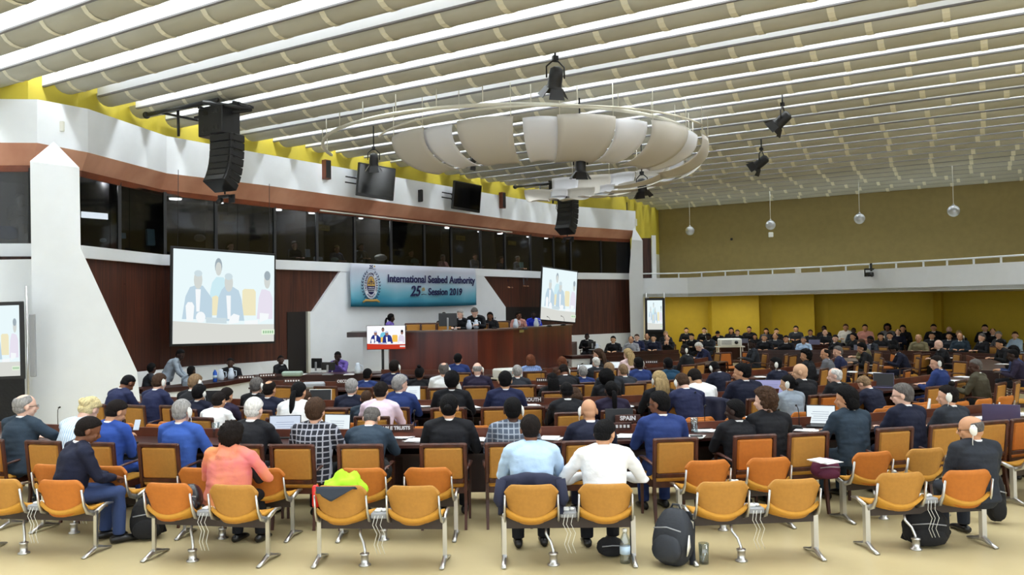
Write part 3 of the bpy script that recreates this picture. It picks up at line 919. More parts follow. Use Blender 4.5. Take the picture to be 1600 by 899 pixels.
# ------------------------------------------------------------------ two-seat beam bench
def bench_back(u, v):
    # u across, v bottom..top ; rounded outline, elliptical lower edge
    X = -math.cos(u * PI)
    zt = .742 - .075 * max(0, (abs(X) - .72) / .28) ** 2.6
    zb = .388 + .15 * abs(X) ** 3.2
    z = zb + (zt - zb) * v
    x = X * (.228 - .012 * (1 - v))
    y = -.245 - .045 * (v - .2) + .06 * X * X * (1 - .25 * v)
    return Vector((x, y, z))
def bench_seat(u, v):
    X = (u - .5) * 2
    z = .425 + .035 * X * X + .075 * max(0, 1 - v / .3) ** 1.6 * (1.0) - .02 * max(0, (v - .8) / .2) ** 2 
    z += -.045 * (1 - X * X) * max(0, 1 - v / .5) 
    y = -.25 + .47 * v + .06 * X * X * (1 - v) - .05 * X * X * v
    return Vector((X * .225, y, z))
def make_bench(seatcols, low=False):
    t = empty('beam_bench')
    b = MB(); b.box((0, -.04, .365), (1.16, .06, .1)); b.build('beam', DARKM, t)
    for i, s in enumerate((-1, 1)):
        cx = s * .33
        o = MB().sheet(bench_back, 20, 8, .03).build('backrest', ORANGE if seatcols[i] == 'o' else MUST, t, True); o.location = (cx, 0, 0)
        o = MB().sheet(bench_seat, 12, 10, .035).build('seat', MUST2, t, True); o.location = (cx, 0, 0)
        for q in (-1, 1):
            a = MB(); a.tube([(cx + q * .243, -.03, .38), (cx + q * .243, -.17, .43), (cx + q * .24, -.21, .5), (cx + q * .236, -.245, .655)], [(.012, .03), (.012, .028), (.011, .018), (.009, .014)], 6, up=(1, 0, 0)); a.build('bracket', ALU, t)
    for s in (-1, 1):
        l = MB(); x = s * .585
        l.tube([(x, -.06, .42), (x, -.06, .06)], [(.022, .035), (.022, .035)], 4, smooth=False, up=(1, 1, 0))
        l.tube([(x, .16, .012), (x, .06, .03), (x, -.06, .06), (x, -.16, .03), (x, -.25, .012)], [(.022, .01), (.022, .018), (.022, .035), (.022, .018), (.022, .01)], 8, up=(1, 0, 0))
        l.tube([(x, -.06, .4), (x, .1, .45), (x, .2, .44)], [(.014, .03), (.014, .02), (.012, .01)], 6, up=(1, 0, 0))
        l.build('leg', ALU, t)
    m = MB(); m.box((0, -.06, .455), (.15, .22, .05), bev=.008); tb = m.build('socket_table', GREYP, t)
    k = MB(); k.box((-.02, -.08, .49), (.06, .09, .02), bev=.006); k.ball((.035, -.09, .492), (.022, .03, .014), 8, 6); k.build('control_unit', WHITEP, tb)
    c = MB()
    for dx in (-.03, .0, .04): c.tube([(dx, -.17, .46), (dx - .02, -.19, .38), (dx + .02, -.19, .3), (dx - .01, -.18, .2), (dx + .02, -.185, .12)], .0025, 5)
    c.build('thin_cable', WHITEP, t)
    g = MB(); g.tube([(-.2, -.04, .33), (-.2, -.06, .26), (-.16, -.1, .2), (-.14, -.12, .13), (-.14, -.13, .1)], .013, 8); cd = g.build('conduit', ALU, t)
    g = MB(); g.lathe([(.055, 0), (.055, .012), (.036, .02), (.034, .09), (.042, .095), (.042, .11), (.02, .115)], (-.14, -.13, 0), 14); g.build('floor_socket', ALU, cd)
    return t
BP_ = {}
def bench(x, y, rz, label, cols='mm', group=None):
    if cols not in BP_: BP_[cols] = make_bench(cols); o = BP_[cols]
    else: o = dup(BP_[cols])
    o.location = (x, y, 0); o.rotation_euler = (0, 0, rz)
    tag(o, label, 'seat bench', group)
    return o

CX, CY = -0.5, 27.3
FOCUS = Vector((-0.5, 24.5))
def face(x, y, fx=None, fy=None):
    fx = FOCUS.x if fx is None else fx; fy = FOCUS.y if fy is None else fy
    return math.atan2(-(fx - x), fy - y)
def ring_at(px, Rr):
    """ground point where the view column px meets the near side of the ring of radius Rr"""
    m = (px - 800) / FOC
    a = m * m + 1; b = -2 * (m * CX + CY); c = CX * CX + CY * CY - Rr * Rr
    D = b * b - 4 * a * c
    if D < 0: return None
    y = (-b - math.sqrt(D)) / (2 * a)
    return Vector((m * y, y, 0))
# ------------------------------------------------------------------ delegates' desks (arcs round the podium)
def arc_pt(Rr, phi): return Vector((CX + Rr * math.sin(phi), CY - Rr * math.cos(phi), 0))
def desk_arc(Rr, p0, p1, label, w=.58):
    d = empty('curved_desk', label=label, cat='desk', group=None)
    n = max(3, int(abs(p1 - p0) * 9)); ang = [R(p0) + (R(p1) - R(p0)) * i / n for i in range(n + 1)] if False else None
    n = max(4, int(abs(p1 - p0) / 4)); ang = [R(p0 + (p1 - p0) * i / n) for i in range(n + 1)]
    def arcbox(mb, r0, r1, z0, z1):
        vs = []
        for a in ang:
            A, B = arc_pt(r0, a), arc_pt(r1, a)
            vs += [A + Vector((0, 0, z0)), B + Vector((0, 0, z0)), B + Vector((0, 0, z1)), A + Vector((0, 0, z1))]
        fs = []
        for i in range(n):
            for k in range(4): fs.append([i * 4 + k, i * 4 + (k + 1) % 4, i * 4 + 4 + (k + 1) % 4, i * 4 + 4 + k])
        fs += [[3, 2, 1, 0], [n * 4 + k for k in range(4)]]
        mb.add(vs, fs)
    m = MB(); arcbox(m, Rr, Rr - w, .715, .75); m.build('desk_top', WOODD, d, True)
    m = MB(); arcbox(m, Rr - w + .02, Rr - w - .02, .68, .86); m.build('back_riser', RISER, d, True)
    m = MB(); arcbox(m, Rr - w + .02, Rr - w - .02, .08, .68); m.build('front_panel', WOODD, d, True)
    m = MB(); arcbox(m, Rr - .1, Rr - w + .02, .6, .63); m.build('under_shelf', WOODD, d, True)
    k = p0
    while k <= p1 + .01:
        a = R(k); A, B = arc_pt(Rr - .06, a), arc_pt(Rr - w + .02, a)
        t = Vector((math.cos(a), math.sin(a), 0)) * .02
        s = MB(); s.prism([A - t, B - t, B - t + Vector((0, 0, .715)), A - t + Vector((0, 0, .715))], t * 2); s.build('desk_support', WOODD, d, True)
        k += max(1.5, (p1 - p0) / max(1, round((p1 - p0) * R(1) * Rr / 2.2)))
    return d
RINGS = {1: 18.25, 2: 14.95, 3: 11.55, 4: 8.15}
DK = {1: 17.62, 2: 14.3, 3: 10.9, 4: 7.5}
desk_arc(DK[1], -24, 25, 'long dark curved desk nearest the camera, before the first armchair row')
desk_arc(DK[2], -27, 45, 'dark curved desk in front of the second row of armchairs')
desk_arc(DK[2], 54, 72, 'dark curved desk at the right edge, running away to the far wall')
desk_arc(DK[3], -28, 74, 'dark curved desk in front of the third row of armchairs')
desk_arc(DK[4], -24, 62, 'innermost dark curved desk closest to the podium front')

def poly_desk(name, pts, label, depth, h=.75, front=None, zf=.05, cat='desk', wtop=WOODD, topz=.04, riser=.0):
    """pts: ground polyline of the desk's camera-side edge; depth metres away from the camera"""
    d = empty(name, label=label, cat=cat)
    off = []
    for i, p in enumerate(pts):
        a = pts[max(i - 1, 0)]; b = pts[min(i + 1, len(pts) - 1)]
        n = Vector((-(b.y - a.y), b.x - a.x, 0)).normalized(); off.append(p + n * depth)
    def run(mb, A, B, z0, z1):
        vs = []
        for a, b in zip(A, B): vs += [a + Vector((0, 0, z0)), b + Vector((0, 0, z0)), b + Vector((0, 0, z1)), a + Vector((0, 0, z1))]
        n = len(A) - 1
        fs = [[i * 4 + k, i * 4 + (k + 1) % 4, i * 4 + 4 + (k + 1) % 4, i * 4 + 4 + k] for i in range(n) for k in range(4)] + [[3, 2, 1, 0], [n * 4 + k for k in range(4)]]
        mb.add(vs, fs)
    m = MB(); run(m, pts, off, h - topz, h); m.build('desk_top', wtop, d, True)
    inn = [a.lerp(b, .06) for a, b in zip(pts, off)]; inn2 = [a.lerp(b, .12) for a, b in zip(pts, off)]
    m = MB(); run(m, inn, inn2, zf, h - topz); m.build('front_panel', front or WOODD, d, True)
    if riser:
        m = MB(); run(m, inn, inn2, h, h + riser); m.build('front_riser', front or WOODD, d, True)
    for i in (0, -1):
        s = MB(); a, b = inn[i], off[i]; s.tube([a + Vector((0, 0, .36)), b + Vector((0, 0, .36))], [(.02, .34)] * 2, 4, up=(1, .2, 0)); 
        m = MB(); m.prism([a, a.lerp(b, .9), a.lerp(b, .9) + Vector((0, 0, h - topz)), a + Vector((0, 0, h - topz))], (.03, 0, 0)); m.build('end_panel', front or WOODD, d, True)
    return d
def G(px, Z): return Vector((gx(px, Z), Z, 0))
poly_desk('technician_desk', [G(222, 17.6), G(300, 18.3), G(350, 19.3), G(392, 20.6)], 'curved white-fronted dark-topped desk at the left below the big screen', .7, front=WHITE, topz=.1)
poly_desk('secretariat_desk', [G(392, 20.7), G(470, 21.0), G(540, 21.2), G(606, 21.3)], 'dark desk with the black monitors left of the television stand', .75)
poly_desk('secretariat_desk', [G(892, 27.5), G(935, 27.9)], 'white-fronted short desk right of the podium end', .7, front=WHITE, topz=.1)
poly_desk('facing_desk', [G(936, 26.9), G(1000, 27.6), G(1060, 28.3)], 'dark desk of the suited officials right of the podium, facing the hall', .7, riser=.12)
poly_desk('facing_desk', [G(1085, 34.2), G(1150, 33.3), G(1215, 32.0), G(1290, 30.4)], 'far dark desk below the yellow wall with officials facing the camera', .7, riser=.1)
poly_desk('facing_desk', [G(1180, 27.6), G(1290, 27.0), G(1400, 26.0), G(1500, 24.6), G(1610, 22.4)], 'long dark desk at the right where the man in light blue leans', .7, riser=.1)

# ------------------------------------------------------------------ podium
SH = 1.0
pod = empty('podium', label='tall curved dark wood podium below the banner', cat='podium')
pp = [(606, 23.0), (650, 23.02), (700, 23.08), (745, 23.2), (775, 23.6), (800, 24.3), (825, 25.5), (850, 26.9), (872, 28.1), (892, 29.3)]
P0 = [G(*p) for p in pp]
PH = 1.76
def podtop(px): 
    return PH
def offs(pts, d):
    o = []
    for i, p in enumerate(pts):
        a = pts[max(i - 1, 0)]; b = pts[min(i + 1, len(pts) - 1)]
        n = Vector((-(b.y - a.y), b.x - a.x, 0)).normalized(); o.append(p + n * d)
    return o
def ribbon(name, A, B, z0, z1, m, parent):
    mb = MB(); vs = []
    for a, b in zip(A, B): vs += [a + Vector((0, 0, z0)), b + Vector((0, 0, z0)), b + Vector((0, 0, z1)), a + Vector((0, 0, z1))]
    n = len(A) - 1
    fs = [[i * 4 + k, i * 4 + (k + 1) % 4, i * 4 + 4 + (k + 1) % 4, i * 4 + 4 + k] for i in range(n) for k in range(4)] + [[3, 2, 1, 0], [n * 4 + k for k in range(4)]]
    mb.add(vs, fs); return mb.build(name, m, parent, True)
ribbon('front_panel', P0, offs(P0, .08), .42, PH - .03, WOODPOD, pod)
ribbon('plinth', offs(P0, -.16), offs(P0, .1), 0, .42, WOODPOD, pod)
ribbon('podium_top', offs(P0, -.05), offs(P0, .6), PH - .03, PH + .01, mat('podium_top_wood', (96, 74, 66), .3), pod)
sd = MB(); a = G(566, 23.1); b = G(607, 23.0); sd.prism([a, b, b + Vector((0, 0, 1.62)), a + Vector((0, 0, 1.62))], (-.1, 1.3, 0)); sd.build('white_end', WHITE, pod, True)
sd = MB(); a = G(541, 22.95); b = G(607, 22.95); sd.prism([a + Vector((0, 0, 1.62)), b + Vector((0, 0, 1.62)), b + Vector((0, 0, 1.76)), a + Vector((0, 0, 1.76))], (-.1, 1.3, 0)); sd.build('end_top', WOODD, pod, True)
stg = MB(); pts = [G(600, 23.3)] + offs(P0, .1)[1:] + [G(900, 33.5), G(800, 31.4), G(700, 29.0), G(600, 26.4)]
stg.prism([p for p in pts], (0, 0, SH)); struct('stage_floor', stg, mat('stage_carpet', (60, 36, 30), .9), fix=True)
pl = MB(); c = at(814, 517.5, 24.85); M = Matrix.Rotation(math.atan2(P0[7].y - P0[5].y, P0[7].x - P0[5].x), 3, 'Z')
pl.box(c - Vector((-.02, .1, 0)), (.34, .02, .075), M); o = pl.build('name_plaque', mat('brass_plaque', (150, 140, 84), .4), pod)
for k in range(2):
    q = MB(); q.box(c - Vector((-.02, .115, .018 - k * .032)), (.26, .006, .008), M); q.build('engraving', BLACKP, o)

# ------------------------------------------------------------------ projected pictures
def picture(mb, W, Hh, simple=False, vivid=False):
    """flat shapes of the projected picture in the XZ plane, origin bottom left; returns nothing"""
    def E(cx, cz, rx, rz, mi, y, n=14): 
        mb.mi = mi
        vs = [(W * cx + W * rx * math.cos(2 * PI * k / n), y, Hh * cz + Hh * rz * math.sin(2 * PI * k / n)) for k in range(n)]
        mb.add(vs, [list(range(n))])
    def Pg(pts, mi, y):
        mb.mi = mi; mb.add([(W * a, y, Hh * b) for a, b in pts], [list(range(len(pts)))])
    mb.mi = 0; mb.add([(0, 0, 0), (W, 0, 0), (W, 0, Hh), (0, 0, Hh)], [[0, 1, 2, 3]])
    d = -.002
    Pg([(0, 0), (1, 0), (1, .2), (.5, .2), (0, .24)], 5, d)                      # table front
    Pg([(.34, .3), (.34, .55), (.36, .66), (.4, .72), (.47, .72), (.5, .66), (.52, .3)], 2, 2 * d)   # standing person body
    E(.42, .84, .036, .09, 3, 3 * d); E(.42, .81, .03, .075, 4, 4 * d)
    Pg([(.66, .3), (.66, .58), (.68, .6), (.78, .6), (.8, .57), (.8, .3)], 6, 2 * d)
    Pg([(.36, .3), (.36, .5), (.4, .52), (.42, .5), (.42, .3)], 6, 3 * d)
    Pg([(.08, .26), (.11, .5), (.15, .6), (.2, .62), (.27, .62), (.33, .53), (.36, .48), (.36, .26)], 1, 5 * d)
    E(.225, .68, .04, .1, 4, 6 * d); E(.225, .75, .038, .035, 9, 7 * d); Pg([(.2, .58), (.25, .58), (.24, .34), (.21, .34)], 7, 7 * d)
    Pg([(.4, .24), (.42, .5), (.45, .58), (.48, .62), (.56, .62), (.62, .58), (.65, .48), (.68, .24)], 1, 6 * d)
    E(.52, .66, .042, .1, 4, 7 * d); E(.518, .73, .04, .038, 9, 8 * d); Pg([(.495, .52), (.54, .52), (.54, .26), (.51, .26)], 7, 8 * d)
    Pg([(.81, .26), (.83, .5), (.86, .6), (.9, .6), (.95, .58), (.98, .5), (.98, .26)], 8, 6 * d)
    E(.92, .7, .034, .09, 4, 7 * d); E(.92, .76, .034, .055, 3, 8 * d)
    Pg([(.12, .24), (.11, .4), (.13, .44), (.17, .44), (.19, .4), (.18, .24)], 7, 9 * d); E(.25, .28, .045, .06, 7, 9 * d)
    Pg([(.3, .22), (.5, .21), (.5, .27), (.3, .28)], 9, 9 * d); Pg([(.52, .2), (.62, .22), (.63, .3), (.57, .32), (.53, .28)], 7, 10 * d)
    Pg([(.68, .2), (.82, .2), (.82, .25), (.68, .24)], 7, 10 * d); Pg([(.84, .22), (.93, .26), (.94, .32), (.84, .33)], 7, 9 * d)
    Pg([(.86, .08), (1, .08), (1, .14), (.86, .14)], 10, 9 * d)
    for k in range(5): Pg([(.875 + k * .024, .095), (.89 + k * .024, .095), (.89 + k * .024, .125), (.875 + k * .024, .125)], 11, 10 * d)
PAL = [(234, 249, 252), (192, 214, 228), (206, 236, 244), (162, 176, 184), (212, 216, 212), (218, 219, 213), (240, 232, 196), (246, 250, 252), (232, 226, 240), (206, 222, 228), (228, 244, 220), (150, 190, 150)]
PM = [glow('projected_%d' % i, c, 1.0) for i, c in enumerate(PAL)]
PALV = [(252, 252, 255), (44, 56, 130), (120, 200, 226), (40, 30, 36), (150, 110, 100), (200, 60, 40), (246, 196, 90), (250, 250, 255), (224, 214, 232), (190, 200, 230), (250, 240, 240), (200, 200, 200)]
PV = [glow('televised_%d' % i, c, 1.0) for i, c in enumerate(PALV)]
def screen(name, bl, br, tl, label, mats, border=.06, back=.05, cat='screen', drop=0.0, stand=None):
    """bl, br, tl 3-D corners of the frame"""
    X = (br - bl); W = X.length; X.normalize(); Zv = (tl - bl); Hh = Zv.length; Zv.normalize(); Y = Zv.cross(X).normalized()
    Zv = X.cross(Y)
    root = empty(name, label=label, cat=cat); root.matrix_world = Matrix.Translation(bl) @ Matrix((X, Y, Zv)).transposed().to_4x4()
    f = MB(); f.box((W / 2, back / 2 + .012, Hh / 2 - drop / 2), (W, back, Hh + drop), bev=.01); f.build('frame', BLACK, root)
    p = MB(); picture(p, W - 2 * border, Hh - 2 * border)
    o = p.build('picture', mats, root); o.location = (border, .004, border)
    return root, W, Hh
def wallZ(px): return wz(px)
A = at(266, 542, 20.2); B = at(431, 537, 22.7); Cc = at(265, 384, 20.2)
s1, W1, H1 = screen('projection_screen', A, B, Cc, 'large projection screen hanging at the left before the wood wall', PM, .06)
w_ = MB(); 
for x in (.2, W1 - .2): w_.tube([(x, .05, H1), (x + .0, .05, H1 + 1.9)], .008, 6)
w_.build('hanging_wire', BLACK, s1)
A = at(843, 501, 31.9); B = at(900, 506, 33.2); Cc = at(842, 415, 31.9)
s2, W2, H2 = screen('projection_screen', A, B, Cc, 'projection screen hanging above the right end of the podium', PM, .05)
A = at(1008, 519, 35.5); B = at(1039, 519, 35.3); Cc = at(1008, 466, 35.5)
s3, W3, H3 = screen('projection_screen', A, B, Cc, 'small projection screen standing under the left end of the balcony', PM, .1, drop=0)
m = MB(); m.box((W3 / 2, .06, -.75), (W3, .04, 1.5)); m.build('black_skirt', BLACKC, s3)
for x in (.05, W3 - .02):
    m = MB(); m.tube([(x, .1, -1.3), (x, .1, H3 + .25)], .03, 6); m.build('stand_pole', ALU, s3)
A = at(-60, 597, 15.4); B = at(38, 593, 15.5); Cc = at(-60, 474, 15.4)
s4, W4, H4 = screen('projection_screen', A, B, Cc, 'projection screen in a black frame cut by the left picture edge', PM, .07)
m = MB(); m.box((W4 / 2 - .02, .04, -.55), (W4, .06, 1.15), bev=.01); m.build('black_skirt', BLACKC, s4)
m = MB(); m.tube([(W4 + .02, .1, -1.1), (W4 + .02, .1, H4 + .28)], .022, 8); m.build('stand_pole', ALU, s4)
m = MB(); m.box((W4 + .09, .16, .62), (.1, .06, 1.18), bev=.01); m.build('side_panel', GREYP, s4)
# television on a pole
A = at(573, 547, 21.9); B = at(634, 546, 21.9); Cc = at(573, 509, 21.9)
s5, W5, H5 = screen('television_stand', A, B, Cc, 'television on a black pole in front of the podium\'s white end', PV, .012, .05, 'television')
m = MB(); m.tube([(W5 * .4, .07, -A.z + .02), (W5 * .4, .07, .3)], .035, 8); m.build('pole', BLACK, s5)
m = MB(); m.box((W5 * .4, .07, -A.z + .02), (.7, .45, .03), bev=.01); m.build('base_plate', BLACK, s5)
# two switched-off televisions high on the white band
def hung_tv(tlp, trp, brp, blp, Z1, Z2, label):
    bl, br, tl = at(*blp, Z1), at(*brp, Z2), at(*tlp, Z1)
    X = br - bl; W = X.length; X.normalize(); Zv = tl - bl; Hh = Zv.length; Zv.normalize(); Y = Zv.cross(X).normalized(); Zv = X.cross(Y)
    t = empty('television', label=label, cat='television'); t.matrix_world = Matrix.Translation(bl) @ Matrix((X, Y, Zv)).transposed().to_4x4()
    m = MB(); m.box((W / 2, .05, Hh / 2), (W, .1, Hh), bev=.012); m.build('casing', BLACKP, t)
    m = MB(); m.box((W / 2, -.002, Hh / 2 + .02), (W - .08, .006, Hh - .13)); m.build('screen', mat('dead_screen', (8, 8, 9), .12), t)
    m = MB()
    for z in (.38, .55): m.box((W * .22, .42, Hh * z), (.06, .7, .05)); m.box((-.02, .3, Hh * z), (.5, .03, .035))
    m.box((W * .5, .12, Hh * .5), (W * .6, .05, .4)); m.build('wall_bracket', BLACK, t)
hung_tv((560, 253), (618, 263), (615, 314), (557, 305), 25.0, 25.7, 'black switched-off television left of its twin on the white band')
hung_tv((711, 282), (757, 290), (750, 333), (707, 326), 28.5, 29.3, 'black switched-off television right of its twin on the white band')
# boxes on the band
for px, y0, y1, wd, lab, m_ in ((498, 252, 282, .22, 'narrow wooden loudspeaker box left of the first hanging television', WOODLIP), (774, 302, 327, .2, 'narrow wooden loudspeaker box right of the second hanging television', WOODLIP), (645, 298, 317, .07, 'slim black wall fitting between the two hanging televisions', BLACK)):
    c = wcol(px) + WN * .42; h0 = CH + (hor(px) - y1) * wz(px) / FOC; h1 = CH + (hor(px) - y0) * wz(px) / FOC
    t = empty('wall_loudspeaker', c + Vector((0, 0, h0)), math.atan2(WN.y, WN.x) + PI / 2, label=lab, cat='loudspeaker')
    m = MB(); m.box((0, .0, (h1 - h0) / 2), (wd, .18, h1 - h0), bev=.01); m.build('cabinet', m_, t)
    m = MB(); m.box((0, -.095, (h1 - h0) / 2), (wd * .8, .012, (h1 - h0) * .9)); m.build('grille', BLACK if wd > .1 else BLACKP, t)
for px, y0, y1 in ((85, 192, 208), (985, 343, 354)):
    c = wcol(px) + WN * .36; h0 = CH + (hor(px) - y1) * wz(px) / FOC; h1 = CH + (hor(px) - y0) * wz(px) / FOC
    m = MB(); m.box(c + Vector((0, 0, (h0 + h1) / 2)), (.1, .06, h1 - h0), bev=.01)
    tag(m.build('wall_switch_box', SOFFIT), 'small pale box on the white band above the %s column' % ('left' if px < 500 else 'far right'), 'wall box')
# ------------------------------------------------------------------ banner
def build_banner():
    Zs = (wz(548) - .35, wz(745) - .35)
    a, b, t = at(548, 479.5, Zs[0]), at(744, 477, Zs[1]), at(552, 412, Zs[0])
    X = b - a; W = X.length; X.normalize(); Zv = Vector((0, 0, 1)); Y = Zv.cross(X).normalized(); Zv = X.cross(Y); H_ = (t - a).length
    r = empty('banner', label='pale blue banner with dark lettering on the white wall above the podium', cat='banner')
    r.matrix_world = Matrix.Translation(a) @ Matrix((X, Y, Zv)).transposed().to_4x4()
    bm_ = bpy.data.materials.new('banner_print'); bm_.use_nodes = True; nt = bm_.node_tree; B_ = nt.nodes['Principled BSDF']; B_.inputs['Roughness'].default_value = .6
    tc = nt.nodes.new('ShaderNodeTexCoord'); sx = nt.nodes.new('ShaderNodeSeparateXYZ'); rp = nt.nodes.new('ShaderNodeValToRGB'); dv = nt.nodes.new('ShaderNodeMath'); dv.operation = 'DIVIDE'; dv.inputs[1].default_value = H_
    vo = nt.nodes.new('ShaderNodeTexVoronoi'); vo.inputs['Scale'].default_value = .9; ml = nt.nodes.new('ShaderNodeMath'); ml.operation = 'MULTIPLY_ADD'; ml.inputs[1].default_value = .22
    nt.links.new(tc.outputs['Object'], sx.inputs[0]); nt.links.new(sx.outputs[2], dv.inputs[0]); nt.links.new(tc.outputs['Object'], vo.inputs['Vector'])
    nt.links.new(vo.outputs['Distance'], ml.inputs[0]); nt.links.new(dv.outputs[0], ml.inputs[2]); nt.links.new(ml.outputs[0], rp.inputs[0]); nt.links.new(rp.outputs[0], B_.inputs['Base Color'])
    el = rp.color_ramp.elements; cols = [(0.1, (32, 112, 144)), (.3, (62, 148, 176)), (.45, (120, 184, 206)), (.68, (186, 210, 228)), (1.0, (210, 214, 230))]
    el[0].position, el[0].color = cols[0][0], (*s2l([x / 255 for x in cols[0][1]]), 1); el[1].position, el[1].color = cols[-1][0], (*s2l([x / 255 for x in cols[-1][1]]), 1)
    for p, c in cols[1:-1]:
        e = el.new(p); e.color = (*s2l([x / 255 for x in c]), 1)
    m = MB(); m.sheet(lambda u, v: Vector((W * u, -.01 + .012 * math.sin(u * 23 + v * 3) + .01 * math.sin(u * 9 - v * 7), H_ * v - .03 * math.sin(u * PI) * (1 - v))), 60, 8, .006)
    m.build('cloth', bm_, r, True)
    INK = mat('banner_ink', (24, 26, 84), .6); GOLD = mat('banner_gold', (196, 160, 84), .6)
    def TM(x, z, y=-.05): return Matrix.Translation((x * W, y, z * H_)) @ Matrix.Rotation(R(90), 4, 'X')
    text_mesh('lettering', 'International Seabed Authority', H_ * .262, INK, r, TM(.618, .665), .009)
    text_mesh('lettering', 'Session 2019', H_ * .25, INK, r, TM(.715, .35), .008, shear=.1)
    text_mesh('lettering', '25', H_ * .36, INK, r, TM(.465, .36), .01, shear=.25)
    text_mesh('lettering', 'th', H_ * .13, GOLD, r, TM(.53, .42), .004, shear=.2)
    text_mesh('lettering', '25', H_ * .12, INK, r, TM(.135, .93), .004, shear=.25)
    text_mesh('lettering', 'th', H_ * .06, GOLD, r, TM(.16, .95), .002, shear=.2)
    m = MB(); m.tube([(W * .515, -.05, H_ * .28), (W * .53, -.05, H_ * .295), (W * .555, -.05, H_ * .285)], .012, 5); m.tube([(W * .44, -.05, H_ * .26), (W * .46, -.05, H_ * .3), (W * .5, -.05, H_ * .285)], .012, 5)
    m.tube([(W * .148, -.05, H_ * .885), (W * .17, -.05, H_ * .89)], .008, 5); m.build('flourish', INK, r)
    # emblem: white oval, gold oval with scales, waves, laurel wreath, scroll
    cx, cz = .135 * W, .5 * H_; rx, rz = .062 * W, .36 * H_
    def oval(rx, rz, m_, y, cz_=cz, nm='emblem_oval', z0=-9, z1=9):
        pts = [(cx + rx * math.cos(2 * PI * k / 36), y, min(max(cz_ + rz * math.sin(2 * PI * k / 36), z0), z1)) for k in range(36)]
        q = MB(); q.prism(pts, (0, .004, 0)); return q.build(nm, m_, r, True)
    oval(rx * .8, rz * .88, mat('banner_white', (232, 236, 244), .6), -.045)
    oval(rx * .47, rz * .62, INK, -.05); oval(rx * .43, rz * .58, GOLD, -.055, z0=cz - rz * .05)
    q = MB()
    for k in range(3):
        z = cz - rz * (.16 + .12 * k); q.tube([(cx + rx * .36 * (t / 4), -.058, z + rz * .03 * (1 if t % 2 else -1)) for t in range(-4, 5)], H_ * .008, 4)
    q.build('emblem_waves', mat('banner_white', (1, 1, 1)), r)
    q = MB(); q.tube([(cx, -.06, cz + rz * .42), (cx, -.06, cz + rz * .05)], H_ * .008, 5); q.tube([(cx - rx * .28, -.06, cz + rz * .2), (cx, -.06, cz + rz * .28), (cx + rx * .28, -.06, cz + rz * .2)], H_ * .007, 5)
    for s in (-1, 1): q.ball((cx + s * rx * .25, -.06, cz + rz * .12), (rx * .12, .004, rz * .035), 10, 6)
    q.build('emblem_scales', INK, r)
    q = MB()
    for s in (-1, 1):
        for k in range(12):
            a = R(-78 + 12.3 * k); px_, pz_ = cx + s * rx * 1.0 * math.cos(a), cz + rz * .98 * math.sin(a)
            for o_ in (-1, 1):
                ang = a + PI / 2 + o_ * .55
                ax = Vector((s * math.cos(ang), 0, math.sin(ang) * 1.0))
                p1 = Vector((px_, -.055, pz_)); p2 = p1 + ax * H_ * .062
                q.tube([p1, p1.lerp(p2, .5), p2], [(.002, .004), (.004, H_ * .012), (.001, .002)], 6, up=(0, 1, 0))
    q.build('laurel_wreath', INK, r)
    word = 'INTERNATIONAL SEABED'
    q = None
    for i, ch in enumerate(word):
        if ch == ' ': continue
        a = R(205 - i * 230 / (len(word) - 1))
        Mx = Matrix.Translation((cx + rx * .64 * math.cos(a), -.058, cz + rz * .76 * math.sin(a))) @ Matrix.Rotation(R(90), 4, 'X') @ Matrix.Rotation(a - PI / 2, 4, 'Z')
        text_mesh('emblem_letter', ch, H_ * .075, INK, r, Mx, .002, ext=.002)
    for i, ch in enumerate('AUTHORITY'):
        a = R(232 + i * 76 / 8)
        Mx = Matrix.Translation((cx + rx * .64 * math.cos(a), -.058, cz + rz * .76 * math.sin(a))) @ Matrix.Rotation(R(90), 4, 'X') @ Matrix.Rotation(a + PI / 2, 4, 'Z')
        text_mesh('emblem_letter', ch, H_ * .06, INK, r, Mx, .002, ext=.002)
    q = MB(); zz_ = .125 * H_
    q.tube([(cx - rx * .95, -.055, zz_ - .03), (cx - rx * .6, -.055, zz_ + .03), (cx, -.055, zz_ + .015), (cx + rx * .6, -.055, zz_ + .03), (cx + rx * .95, -.055, zz_ - .03)], [(.004, .03), (.004, .045), (.004, .045), (.004, .045), (.004, .03)], 6, up=(0, 1, 0))
    q.build('emblem_scroll', GOLD, r)
build_banner()

